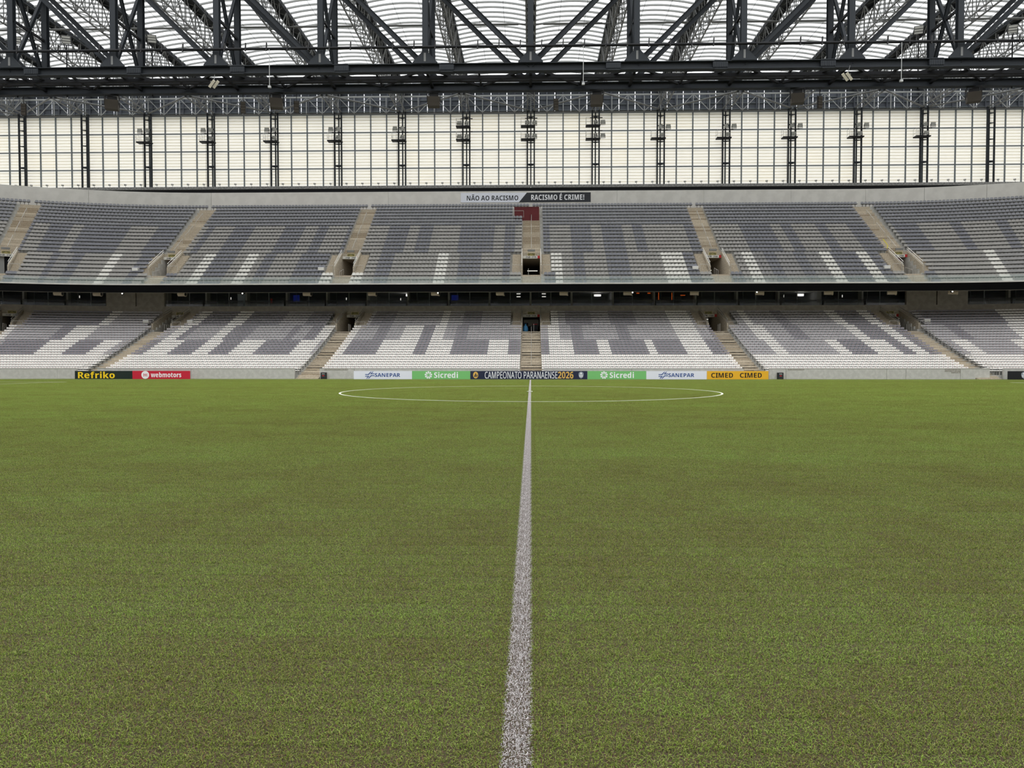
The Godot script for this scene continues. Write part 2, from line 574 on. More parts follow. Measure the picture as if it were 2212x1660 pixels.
func build_front_wall() -> void:
	var w := setting("wall_front", "grey concrete wall between the pitch and the lower seats")
	var spans := [[-85.0, -50.03], [-50.0, -46.9], [-43.6, -34.1], [-34.07, -23.6], [-21.05, -17.6], [-17.57, -6.0], [-5.97, -1.2], [1.3, 10.0], [10.03, 21.0], [23.5, 25.1], [25.13, 34.9], [34.93, 36.75], [36.78, 42.0], [42.03, 45.4], [47.6, 56.0], [56.03, 85.0]]
	for p in spans:
		mi(w, "wall_panel", sweep(rect(73.5, 73.75, -0.3, 0.855), p[0], p[1]), M.concrete_wall)
		mi(w, "coping", sweep(rect(73.47, 73.78, 0.855, 0.885), p[0], p[1]), M.concrete)
	# repaired render on the wall, rougher and browner
	for p in [[25.3, 26.9, 0.7, 0.84], [40.5, 42.0, 0.55, 0.84], [41.1, 42.0, 0.42, 0.56], [-20.6, -18.2, 0.68, 0.84]]:
		mi(w, "render_patch", sweep(rect(73.485, 73.52, p[2], p[3]), p[0], p[1]), M.concrete_patch)


func lower_front(r: int) -> float:
	return lower_z(r) - 0.5


func upper_front(r: int) -> float:
	return upper_z(r) - 0.45


func lower_profile(r0: int, r1: int) -> Array:
	var p := [Vector2(lower_front(r0), -0.3)]
	for r in range(r0, r1 + 1):
		p.append(Vector2(lower_front(r), lower_y(r)))
		p.append(Vector2(lower_front(r + 1), lower_y(r)))
	p.append(Vector2(lower_front(r1 + 1), -0.3))
	return p


func upper_profile(r0: int, r1: int, under: Array) -> Array:
	var p := []
	for r in range(r0, r1 + 1):
		p.append(Vector2(upper_front(r), upper_y(r)))
		p.append(Vector2(upper_front(r + 1), upper_y(r)))
	return p + under


func build_terraces() -> void:
	var lower := setting("lower_terrace_floor", "stepped concrete floor under the lower seats")
	var upper := setting("upper_terrace_floor", "stepped concrete floor under the upper seats")
	var marks := [-86.0] + AISLES + [86.0]
	for i in marks.size() - 1:
		var sa: float = marks[i] + (1.15 if i > 0 else 0.0)
		var sb: float = marks[i + 1] - (1.15 if i < marks.size() - 2 else 0.0)
		mi(lower, "terrace_section", sweep(lower_profile(1, 24), sa, sb), M.concrete)
		mi(upper, "terrace_section", sweep(upper_profile(1, 23, [Vector2(upper_front(24), 21.6), Vector2(95.0, 10.62), Vector2(85.55, 9.72)]), sa, sb), M.concrete)
	for a in AISLES:
		mi(lower, "aisle_section", sweep(lower_profile(1, 18), a - 1.15, a + 1.15), M.step)
		mi(upper, "aisle_section", sweep(upper_profile(1, 3, [Vector2(upper_front(4), 9.95), Vector2(85.55, 9.72)]), a - 1.15, a + 1.15), M.step)
		mi(upper, "aisle_section", sweep(upper_profile(9, 23, [Vector2(upper_front(24), 21.6), Vector2(96.0, 14.3), Vector2(91.55, 14.3)]), a - 1.15, a + 1.15), M.step)
	mi(upper, "soffit", sweep([Vector2(85.5, 9.56), Vector2(85.5, 9.72), Vector2(95.0, 10.6), Vector2(95.0, 10.46)], -86.0, 86.0), M.band)
	mi(upper, "fascia", sweep(rect(85.2, 85.5, 9.6, 10.44), -86.0, 86.0), M.fascia)
	mi(upper, "fascia_lip", sweep(rect(85.12, 85.56, 10.44, 10.58), -86.0, 86.0), M.concrete_pale)
	# glass balustrade along the front of the upper tier
	var g := setting("window_1", "low glass balustrade along the front edge of the upper seats")
	var s := -82.0
	while s < 82.0:
		var a := bp(s + 0.03, 10.58, 85.3)
		var b := bp(s + 2.17, 10.58, 85.3)
		bar(g, "glass_pane", a + Vector3.UP * 0.36, b + Vector3.UP * 0.36, 0.012, 0.72, M.glass)
		bar(g, "top_rail", a + Vector3.UP * 0.74, b + Vector3.UP * 0.74, 0.03, 0.025, M.galvanised)
		bar(g, "post", bp(s, 10.56, 85.33), bp(s, 11.32, 85.33), 0.035, 0.035, M.galvanised)
		s += 2.2


func build_suites() -> void:
	var w := setting("wall_suites", "dim concrete wall band and hospitality boxes behind the lower seats")
	var marks := [-86.0] + AISLES + [86.0]
	for i in marks.size() - 1:
		var sa: float = marks[i] + (1.15 if i > 0 else 0.0)
		var sb: float = marks[i + 1] - (1.15 if i < marks.size() - 2 else 0.0)
		mi(w, "concrete_band", sweep(rect(93.45, 93.9, -0.3, 8.6), sa, sb), M.band)
	for a in AISLES:
		mi(w, "lintel", sweep(rect(93.42, 93.9, 7.22, 8.62), a - 1.15, a + 1.15), M.band)
	mi(w, "box_floor", sweep(rect(93.9, 103.0, 8.25, 8.5), -86.0, 86.0), M.suite_wall)
	mi(w, "box_back_wall", sweep(rect(102.7, 103.0, 8.5, 10.9), -86.0, 86.0), M.suite_wall)
	mi(w, "box_ceiling", sweep(rect(95.0, 103.0, 10.5, 10.7), -86.0, 86.0), M.suite_wall)
	for p in [[46.9, 54.6], [-54.6, -46.9]]:
		mi(w, "solid_wall", sweep(rect(93.55, 94.0, 8.6, 10.5), p[0], p[1] - 3.9), M.band)
		mi(w, "solid_wall", sweep(rect(93.55, 94.0, 8.6, 10.5), p[0] + 3.95, p[1]), M.band)
	var rooms := []
	var s := -46.9
	while s < 46.0:
		rooms.append([s, s + 5.2])
		s += 5.21
	for k in 5:
		rooms.append([54.6 + k * 5.2, 59.8 + k * 5.2])
		rooms.append([-59.8 - k * 5.2, -54.6 - k * 5.2])
	var g := setting("window_2", "tinted glass balustrade and box windows behind the lower seats")
	for r in rooms:
		var sa: float = r[0]
		var sb: float = r[1]
		bar(w, "partition", bp(sa, 9.5, 94.4), bp(sa, 9.5, 102.7), 0.22, 2.0, M.suite_wall)
		var mid := (sa + sb) * 0.5
		for q in [[sa + 0.12, mid], [mid + 0.03, sb - 0.12]]:
			bar(g, "glass_pane", bp(q[0], 9.5, 95.4), bp(q[1], 9.5, 95.4), 0.012, 1.95, M.suite_glass)
			bar(g, "balustrade_pane", bp(q[0], 8.98, 93.7), bp(q[1], 8.98, 93.7), 0.012, 0.74, M.suite_glass)
			bar(g, "window_sill", bp(q[0], 9.32, 95.3), bp(q[1], 9.32, 95.3), 0.05, 0.05, M.steel_grey)
		bar(g, "window_post", bp(mid, 8.5, 95.35), bp(mid, 10.45, 95.35), 0.07, 0.07, M.steel_pale)
		bar(g, "window_post", bp(sa + 1.0, 8.5, 95.35), bp(sa + 1.0, 10.45, 95.35), 0.05, 0.05, M.steel_grey)


func build_rear_wall() -> void:
	var w := setting("wall_rear", "pale concrete wall above the last row of the upper seats")
	var spans := [[-86.0, -60.03], [-60.0, -45.03], [-45.0, -20.0], [-19.98, -9.0], [-8.98, 12.0], [12.02, 24.0], [24.02, 36.0], [36.02, 46.0], [46.03, 53.0], [53.03, 60.0], [60.03, 86.0]]
	for i in spans.size():
		mi(w, "wall_panel", sweep(rect(104.2, 104.5, 16.0, 25.42), spans[i][0], spans[i][1]), M.rear_concrete_pale if i in [2, 3] else M.rear_concrete)
	var low := setting("wall_back", "dark lower back wall under the translucent facade")
	block(low, "wall_panel", v(-95, -0.3, 109.5), v(95, 26.9, 110.0), M.steel_dark)
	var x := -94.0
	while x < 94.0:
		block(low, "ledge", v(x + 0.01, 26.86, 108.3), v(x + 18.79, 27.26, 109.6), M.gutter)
		block(low, "ledge_shade_bar", v(x, 26.4, 108.5), v(x + 18.8, 26.86, 109.2), M.steel_dark)  # dark bar standing in for the shadowed gap below the ledge
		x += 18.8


func slat_panel() -> ArrayMesh:
	# six overlapping translucent slats, their lower edges standing proud towards the pitch
	var st := SurfaceTool.new()
	st.begin(Mesh.PRIMITIVE_TRIANGLES)
	for k in 6:
		var y0 := k * 0.437 - 0.04
		var y1 := y0 + 0.54
		var q := [Vector3(-1.16, y0, 0.05), Vector3(1.16, y0, 0.05), Vector3(1.16, y1, -0.06), Vector3(-1.16, y1, -0.06)]
		if k == 5:
			q[2].y = 2.6
			q[3].y = 2.6
		for n in [0, 2, 1, 0, 3, 2]:
			st.add_vertex(q[n])
		# extra layers added along the lower edge to shade the overlap into a darker line
		for f in 2:
			var d := 0.06 + f * 0.012
			var e := [Vector3(-1.16, y0, d), Vector3(1.16, y0, d), Vector3(1.16, y0 + 0.13, d - 0.02), Vector3(-1.16, y0 + 0.13, d - 0.02)]
			for n in [0, 2, 1, 0, 3, 2]:
				st.add_vertex(e[n])
	st.generate_normals()
	return st.commit()


func build_facade() -> void:
	var w := setting("wall_facade", "tall translucent wall of slatted panels in a grey steel grid")
	var panel := slat_panel()
	var far := []
	for i in range(-40, 40):
		for j in 4:
			var at := v((i + 0.5) * 2.35, 27.4 + j * 2.62, ZF)
			var aged := rng.randf() < 0.07
			if i >= -34 and i < 34:
				mi(w, "slat_panel", panel, M.opal_aged if aged else M.opal, Transform3D(Basis(), at))
			else:
				far.append(Transform3D(Basis(), at))
	var mm := MultiMesh.new()
	mm.transform_format = MultiMesh.TRANSFORM_3D
	mm.mesh = panel
	mm.instance_count = far.size()
	for i in far.size():
		mm.set_instance_transform(i, far[i])
	var rest := MultiMeshInstance3D.new()
	rest.name = "slat_panels_beyond"
	rest.multimesh = mm
	rest.material_override = M.opal
	rest.set_meta("kind", "stuff")
	w.add_child(rest)
	for i in range(-40, 41):
		bar(w, "mullion", v(i * 2.35, 27.2, ZF - 0.1), v(i * 2.35, 37.95, ZF - 0.1), 0.17, 0.14, M.mullion)
	for j in range(0, 5):
		for k in range(-10, 10):
			bar(w, "transom", v(k * COL, 27.38 + j * 2.62, ZF - 0.06), v((k + 1) * COL, 27.38 + j * 2.62, ZF - 0.06), 0.12, 0.15, M.mullion)
	# dark cladding above, its panels set apart by narrow gaps
	var c := setting("wall_upper", "dark grey metal cladding above the translucent wall")
	for i in range(-40, 41):
		block(c, "cladding_panel", v((i - 0.5) * 2.35 + 0.05, 37.75, ZF + 0.9), v((i + 0.5) * 2.35 - 0.05, 43.2, ZF + 1.0), M.cladding)
	for j in [38.55, 39.35, 40.15, 41.2]:
		for k in range(-10, 10):
			bar(c, "cladding_rail", v(k * COL, j, ZF + 0.8), v((k + 1) * COL, j, ZF + 0.8), 0.1, 0.1, M.mullion)
	for i in range(-40, 41):
		bar(c, "cladding_post", v(i * 2.35, 37.8, ZF + 0.75), v(i * 2.35, 43.0, ZF + 0.75), 0.16, 0.14, M.cladding)


func arc_points(n: int) -> Array:
	var p := []
	for k in n + 1:
		var f := float(k) / n
		p.append(Vector2(0.45 + f * (COL - 0.9), 0.5 * (1.0 - pow(2.0 * f - 1.0, 2.0))))
	return p


func build_roof() -> void:
	var roof := setting("ceiling", "vaulted translucent roof sheets on arched purlins above the stand")
	var p := arc_points(14)
	var st := SurfaceTool.new()
	st.begin(Mesh.PRIMITIVE_TRIANGLES)
	for k in p.size() - 1:
		var a: Vector2 = p[k]
		var b: Vector2 = p[k + 1]
		var q := [v(a.x, a.y, 64.0), v(b.x, b.y, 64.0), v(b.x, b.y, 110.4), v(a.x, a.y, 110.4)]
		for n in [0, 2, 1, 0, 3, 2]:
			st.add_vertex(q[n])
	st.generate_normals()
	var sheet := st.commit()
	st = SurfaceTool.new()
	st.begin(Mesh.PRIMITIVE_TRIANGLES)
	for k in p.size() - 1:
		var a: Vector2 = p[k]
		var b: Vector2 = p[k + 1]
		st.append_from(unit_box, 0, along(v(a.x, a.y - 0.11, 0.0), v(b.x, b.y - 0.11, 0.0), 0.14, 0.18))
	var purlin := st.commit()
	var rest := []
	for i in range(-10, 10):
		var x := i * COL
		mi(roof, "roof_sheet", sheet, M.roof_sheet, Transform3D(Basis(), v(x, 41.55, 0)))
		for j in range(0, 38):
			var z := 65.2 + j * 1.19
			var t := Transform3D(Basis(), v(x, 41.55, z))
			if i >= -8 and i < 8 and z > 81.5 and z < 101.5:
				mi(roof, "purlin", purlin, M.steel_pale, t)
			else:
				rest.append(t)
		for f in [0.36, 0.67]:
			tube(roof, "tie_cable", v(x + COL * f, 41.6, 66.0), v(x + COL * f, 41.6, 109.5), 0.018, M.steel_dark)
	for i in range(-9, 10):
		block(roof, "valley_gutter", v(i * COL - 0.58, 41.35, 64.0), v(i * COL + 0.58, 41.6, 110.3), M.steel)
	var mm := MultiMesh.new()
	mm.transform_format = MultiMesh.TRANSFORM_3D
	mm.mesh = purlin
	mm.instance_count = rest.size()
	for i in rest.size():
		mm.set_instance_transform(i, rest[i])
	var o := MultiMeshInstance3D.new()
	o.name = "purlins_beyond"
	o.multimesh = mm
	o.material_override = M.steel_pale
	o.set_meta("kind", "stuff")
	roof.add_child(o)
	# lattice trusses carrying the vaults, one in each valley
	var proto := thing("roof_truss", "grey steel lattice roof truss " + place_words(0.0), "truss", Vector3.ZERO, 0.0, "lattice trusses under the roof valleys")
	var lo := 38.05
	var hi := 41.2
	var z0 := 72.4
	var z1 := 108.6
	for sx in [-0.5, 0.5]:
		bar(proto, "bottom_chord", v(sx, lo, z0), v(sx, lo, z1), 0.13, 0.13, M.steel_grey)
		bar(proto, "top_chord", v(sx, hi, z0), v(sx, hi, z1), 0.16, 0.2, M.steel)
	var n := 15
	var lace := SurfaceTool.new()
	lace.begin(Mesh.PRIMITIVE_TRIANGLES)
	for k in n:
		var za := lerpf(z0, z1, float(k) / n)
		var zb := lerpf(z0, z1, float(k + 1) / n)
		for sx in [-0.5, 0.5]:
			bar(proto, "web_diagonal", v(sx, lo if k % 2 == 0 else hi, za), v(sx, hi if k % 2 == 0 else lo, zb), 0.08, 0.08, M.steel_grey)
			bar(proto, "web_post", v(sx, lo, za), v(sx, hi, za), 0.07, 0.07, M.steel_grey)
		var zm := (za + zb) * 0.5
		for y in [lo, hi]:
			lace.append_from(unit_box, 0, along(v(-0.5, y, za), v(0.5, y, zm), 0.06, 0.06))
			lace.append_from(unit_box, 0, along(v(0.5, y, zm), v(-0.5, y, zb), 0.06, 0.06))
		lace.append_from(unit_box, 0, along(v(-0.5, lo, za), v(0.5, hi, za), 0.05, 0.05))
		lace.append_from(unit_box, 0, along(v(0.5, lo, za), v(-0.5, hi, za), 0.05, 0.05))
	mi(proto, "lacing", lace.commit(), M.steel_grey)
	for i in range(-9, 10):
		if i != 0:
			copy(proto, "roof_truss", v(i * COL, 0, 0), 0.0, "grey steel lattice roof truss " + place_words(i * COL))
	# bracing tubes between the trusses, and the strut line above the main truss
	for i in range(-9, 9):
		var t := thing("bracing_tube", "slanting round bracing tube at the cladding, " + place_words((i + 0.5) * COL), "tube", Vector3.ZERO, 0.0, "slanting tubes in front of the dark cladding")
		var even := posmod(i, 2) == 0
		tube(t, "pipe", v(i * COL + 0.4, 38.0, 108.3 if even else 101.6), v((i + 1) * COL - 0.4, 38.0, 101.6 if even else 108.3), 0.11, M.steel_grey)
		for e in [[i * COL + 0.3, 108.4 if even else 101.5], [(i + 1) * COL - 0.3, 101.5 if even else 108.4]]:
			bar(t, "end_plate", v(e[0] - 0.1, 38.0, e[1]), v(e[0] + 0.1, 38.0, e[1]), 0.25, 0.3, M.steel)
		var u := thing("strut_tube", "level strut tube between roof trusses, " + place_words((i + 0.5) * COL), "tube", Vector3.ZERO, 0.0, "strut tubes between the roof trusses")
		tube(u, "pipe", v(i * COL + 1.4, 39.5, 84.4), v((i + 1) * COL - 1.4, 39.5, 84.4), 0.12, M.steel_grey)
		tube(u, "end_pin", v(i * COL + 0.5, 39.5, 84.4), v(i * COL + 1.4, 39.5, 84.4), 0.07, M.steel_grey)
		tube(u, "end_pin", v((i + 1) * COL - 1.4, 39.5, 84.4), v((i + 1) * COL - 0.5, 39.5, 84.4), 0.07, M.steel_grey)
	# eaves truss standing on the columns in front of the cladding
	var e := thing("eaves_truss", "long pale steel lattice girder along the top of the translucent wall", "truss")
	for k in range(-9, 9):
		beam(e, "bottom_chord", v(k * COL, 37.9, 108.9), v((k + 1) * COL, 37.9, 108.9), 0.2, 0.2, M.steel_grey)
		bar(e, "top_chord", v(k * COL, 40.3, 108.9), v((k + 1) * COL, 40.3, 108.9), 0.18, 0.18, M.steel_pale)
		for m in 4:
			var x := k * COL + m * 2.35
			bar(e, "web_post", v(x, 37.9, 108.9), v(x, 40.3, 108.9), 0.1, 0.1, M.steel_pale)
			var down := m % 2 == 0
			bar(e, "web_diagonal", v(x, 40.3 if down else 37.9, 108.9), v(x + 2.35, 37.9 if down else 40.3, 108.9), 0.09, 0.09, M.steel_pale)


func build_main_truss() -> void:
	var t := thing("main_truss", "huge dark steel box truss spanning the ground above the far touchline", "truss")
	var zf := 66.8
	var zb := 71.5
	var bot := 27.72
	var top := 37.4
	for k in range(-7, 7):
		var a := k * COL
		var b := (k + 1) * COL
		for z in [zf, zb]:
			beam(t, "bottom_chord", v(a, bot, z), v(b, bot, z), 0.66, 0.7, M.steel)
			beam(t, "top_chord", v(a, top, z), v(b, top, z), 0.66, 0.7, M.steel)
			# diagonals rise towards the ends of the truss
			var rise_right := k >= 0
			beam(t, "diagonal", v(a if rise_right else b, bot + 0.2, z), v(b if rise_right else a, top - 0.2, z), 0.3, 0.42, M.steel)
		# bracing in the bottom plane
		bar(t, "floor_brace", v(a + 0.3, bot + 0.1, zf + 0.3), v(a + COL * 0.5 - 0.2, bot + 0.1, zb - 0.3), 0.2, 0.2, M.steel_dark)
		bar(t, "floor_brace", v(b - 0.3, bot + 0.1, zf + 0.3), v(a + COL * 0.5 + 0.2, bot + 0.1, zb - 0.3), 0.2, 0.2, M.steel_dark)
		bar(t, "floor_beam", v(a, bot - 0.1, 68.65), v(b, bot - 0.1, 68.65), 0.3, 0.3, M.steel_dark)
		bar(t, "floor_beam", v(a, bot + 0.1, 69.9), v(b, bot + 0.1, 69.9), 0.4, 0.2, M.steel_dark)
		bar(t, "floor_strut", v(a + COL * 0.5, bot + 0.1, zf + 0.3), v(a + COL * 0.5, bot + 0.1, zb - 0.3), 0.16, 0.16, M.steel_dark)
		# bolted splice on the front chord
		var sx := b - 2.05 if k >= 0 else a + 1.95
		block(t, "splice_plate", v(sx - 0.68, bot - 0.24, zf - 0.345), v(sx + 0.62, bot + 0.24, zf + 0.2), M.steel)
		block(t, "splice_cover", v(sx - 0.55, bot + 0.3, zf - 0.345), v(sx + 0.55, bot + 0.39, zf + 0.34), M.steel)
		block(t, "splice_cover", v(sx - 0.55, bot - 0.39, zf - 0.345), v(sx + 0.55, bot - 0.3, zf + 0.34), M.steel)
		for m in 6:
			block(t, "splice_rib", v(sx - 0.55 + m * 0.2, bot - 0.2, zf - 0.365), v(sx - 0.47 + m * 0.2, bot + 0.2, zf - 0.34), M.steel)
	var gus := prism([Vector2(-0.26, 1.3), Vector2(-0.26, 1.0), Vector2(-1.1, 0.1), Vector2(-1.1, 0.0), Vector2(1.1, 0.0), Vector2(1.1, 0.1), Vector2(0.26, 1.0), Vector2(0.26, 1.3)], 0.12)
	for k in range(-7, 8):
		var x := k * COL
		for z in [zf, zb]:
			beam(t, "post", v(x, bot + 0.3, z), v(x, top, z), 0.5, 0.5, M.steel)
			mi(t, "gusset", gus, M.steel, Transform3D(Basis(), v(x, bot + 0.34, z - 0.28)))
		beam(t, "cross_brace", v(x, bot + 0.4, zf), v(x, top - 0.3, zb), 0.26, 0.3, M.steel)
		beam(t, "cross_brace", v(x, top - 0.3, zf), v(x, bot + 0.4, zb), 0.26, 0.3, M.steel)
		bar(t, "cross_strut", v(x, 32.5, zf), v(x, 32.5, zb), 0.18, 0.2, M.steel_dark)
		bar(t, "floor_strut", v(x, bot + 0.1, zf), v(x, bot + 0.1, zb), 0.24, 0.24, M.steel_dark)
		block(t, "cable_box", v(x - 0.09, bot + 0.5, zf - 0.42), v(x + 0.09, bot + 1.25, zf - 0.3), M.steel_grey)
	# service pipe in front of the posts, with its clips
	var p := thing("service_pipe", "dark pipe with clips running along the front of the main truss", "pipe")
	for k in range(-7, 7):
		tube(p, "pipe", v(k * COL, 29.35, 66.1), v((k + 1) * COL, 29.35, 66.1), 0.12, M.steel_dark)
		for m in 5:
			var cx := k * COL + 0.95 + m * 1.88
			bar(p, "clip", v(cx, 29.15, 66.05), v(cx + 0.04, 29.85, 66.05), 0.1, 0.12, M.black)


func build_other_stands() -> void:
	# the rest of the bowl: the stand behind the camera and the two ends, which shade the ground from the low sky
	var near := setting("opposite_stand_structure", "stand on the camera's side of the ground")
	block(near, "front_wall", v(-60, -0.3, -1.3), v(60, 0.9, -1.0), M.concrete_wall)
	tier(near, -60, 60, -1.5, 0.6, -20.0, 7.6, M.seat_M)
	tier(near, -60, 60, -13.0, 10.2, -31.0, 24.0, M.seat_T)
	block(near, "rear_wall", v(-95, -0.3, -36.5), v(95, 27.3, -36.0), M.concrete)
	block(near, "facade", v(-95, 27.3, -36.5), v(95, 43.0, -36.3), M.opal)
	block(near, "roof_sheet", v(-95, 42.0, -36.5), v(95, 42.02, 6.0), M.roof_sheet)
	for k in range(-9, 10):
		block(near, "roof_truss", v(k * COL - 0.6, 38.0, -36.0), v(k * COL + 0.6, 38.3, 2.0), M.steel)
	block(near, "main_truss", v(-66, 27.4, 1.0), v(66, 28.1, 6.0), M.steel)
	for sgn in [-1.0, 1.0]:
		var end := setting("end_stand_structure", "stand behind one of the goals")
		var st := SurfaceTool.new()
		st.begin(Mesh.PRIMITIVE_TRIANGLES)
		var poly := [Vector2(60, -0.3), Vector2(60, 0.9), Vector2(76, 7.6), Vector2(76, 10.0), Vector2(90, 22.0), Vector2(94, 27.3), Vector2(94, -0.3)]
		var m := prism(poly, 66.0)
		mi(end, "seating_tier", m, M.seat_M, Transform3D(Basis.from_scale(Vector3(sgn, 1, 1)), v(0, 0, 66.0)))
		block(end, "facade", v(sgn * 94.0, 27.3, -36.0), v(sgn * 94.2, 43.0, 110.0), M.opal)
		block(end, "rear_wall", v(sgn * 94.0, -0.3, -36.0), v(sgn * 94.4, 27.3, 110.0), M.concrete)
		block(end, "roof_sheet", v(sgn * 62.0, 42.0, 6.0), v(sgn * 94.0, 42.02, 64.0), M.roof_sheet)


func tier(parent: Node, xa: float, xb: float, z0: float, y0: float, z1: float, y1: float, mat: Material) -> void:
	var m := prism([Vector2(-z0, y0), Vector2(-z1, y1), Vector2(-z1, y1 - 1.0), Vector2(-z0, y0 - 0.7)], xb - xa)
	mi(parent, "seating_tier", m, mat, Transform3D(Basis(Vector3(0, 0, 1), Vector3(0, 1, 0), Vector3(-1, 0, 0)), Vector3(xb, 0, 0)))


func fp(x: float, y: float, z: float) -> Vector3:   # a point in an aisle's own frame
	return Vector3(x, y, -(z - ZC))


func frame_at(s: float) -> Vector3:
	return v(clampf(s, -S0, S0) if absf(s) > S0 + 1.0 else s, 0.0, ZC)


func rail(parent: Node, a: Vector3, b: Vector3, mat: Material) -> void:
	var up := Vector3.UP * 0.9
	tube(parent, "handrail", a + up, b + up, 0.028, mat)
	for p in [a, (a + b) * 0.5, b]:
		tube(parent, "rail_post", p, p + up, 0.02, mat)


func guard(parent: Node, a: Vector3, b: Vector3, h: float, mat: Material) -> void:
	var up := Vector3.UP * h
	tube(parent, "guard_rail", a + up, b + up, 0.025, mat)
	tube(parent, "guard_post", a, a + up, 0.022, mat)
	tube(parent, "guard_post", b, b + up, 0.022, mat)


func stair(parent: Node, half: float, y0: float, y1: float, z0: float, z1: float) -> void:
	var tones := [M.step, M.step_pale, M.step_stained, M.step]
	block(parent, "step", fp(-half, y0, z0), fp(half, y1, z1), tones[rng.randi() % 4])
	block(parent, "nosing", fp(-half, y1 - 0.03, z0 - 0.02), fp(half, y1 + 0.004, z0 + 0.05), M.step_pale)


func build_stairs_and_portals() -> void:
	var where := ["far end of the row", "beside the board with yellow lettering", "beside the black cabinet and bare wall", "below the red landing wall", "beside the yellow board", "beside the black board", "far end of the row"]
	for i in AISLES.size():
		var a: float = AISLES[i]
		var at := frame_at(a)
		var turn := turn_of(a) if absf(a) > S0 + 1.0 else 0.0
		var side := signf(a) if absf(a) > 1.0 else 0.0
		var low_no := "%dB - %dA" % [113 + i, 114 + i]
		var up_no := "%dB - %dA" % [213 + i, 214 + i]
		# --- lower stairs
		var st := thing("lower_stairs", "worn concrete stairs through the lower seats below the sign %s" % low_no, "stairs", at, turn, "stairs between the lower seats")
		for r in range(1, 18):
			var z := lower_front(r + 1)
			var h := (lower_y(r + 1) - lower_y(r)) * 0.5
			stair(st, 1.06, lower_y(r) - 0.02, lower_y(r) + h, z - 0.4, z - 0.005)
			stair(st, 1.06, lower_y(r) + h, lower_y(r + 1) + 0.01, z, z + 0.4)
		if absf(a) > 1.0:
			for k in 4:
				block(st, "step", fp(-1.12, -0.28, 73.0 + k * 0.27), fp(1.12, -0.12 + k * 0.085, 74.09), M.step)
		for q in [[17, 14], [12, 9], [7, 4]]:
			rail(st, fp(side * 0.98, lower_y(q[0]), lower_z(q[0])), fp(side * 0.98, lower_y(q[1]), lower_z(q[1])), M.galvanised)
		if side != 0.0:
			rail(st, fp(side * 0.98, lower_y(2), lower_z(2)), fp(side * 0.98, -0.1, 73.2), M.galvanised)
		# --- lower portal
		var p := thing("lower_portal", "dim doorway behind the lower seats with the sign %s" % low_no, "doorway", at, turn, "doorways of the lower tier")
		portal(p, 88.5, 93.45, lower_y(18) + 0.08, 7.22, 7.9, lower_y(19), 106.0, low_no, false, i)
		# --- upper stairs
		var us := thing("upper_stairs", "pale concrete stairs up through the upper seats above the sign %s" % up_no, "stairs", at, turn, "stairs between the upper seats")
		for r in range(9, 19 if i == 3 else 22):
			var z := upper_front(r + 1)
			stair(us, 1.06, upper_y(r) - 0.02, upper_y(r) + 0.28, z - 0.37, z - 0.005)
			stair(us, 1.06, upper_y(r) + 0.28, upper_y(r + 1) + 0.01, z - 0.01, z + 0.37)
		for q in [[9, 12], [13, 16], [17, 20]] if i != 3 else [[9, 12], [13, 16], [17, 19]]:
			rail(us, fp(0, upper_y(q[0]), upper_z(q[0])), fp(0, upper_y(q[1]), upper_z(q[1])), M.galvanised)
		# --- upper portal
		var up := thing("upper_portal", "dark doorway in the upper seats with the sign %s" % up_no, "doorway", at, turn, "doorways of the upper tier")
		for r in range(1, 4):
			var z := upper_front(r + 1)
			stair(up, 1.06, upper_y(r) - 0.02, upper_y(r) + 0.28, z - 0.37, z - 0.005)
		portal(up, 87.8, 91.55, upper_y(4) - 0.1, 14.3, 14.95, upper_y(4) + 0.3, 103.5, up_no, true, i)


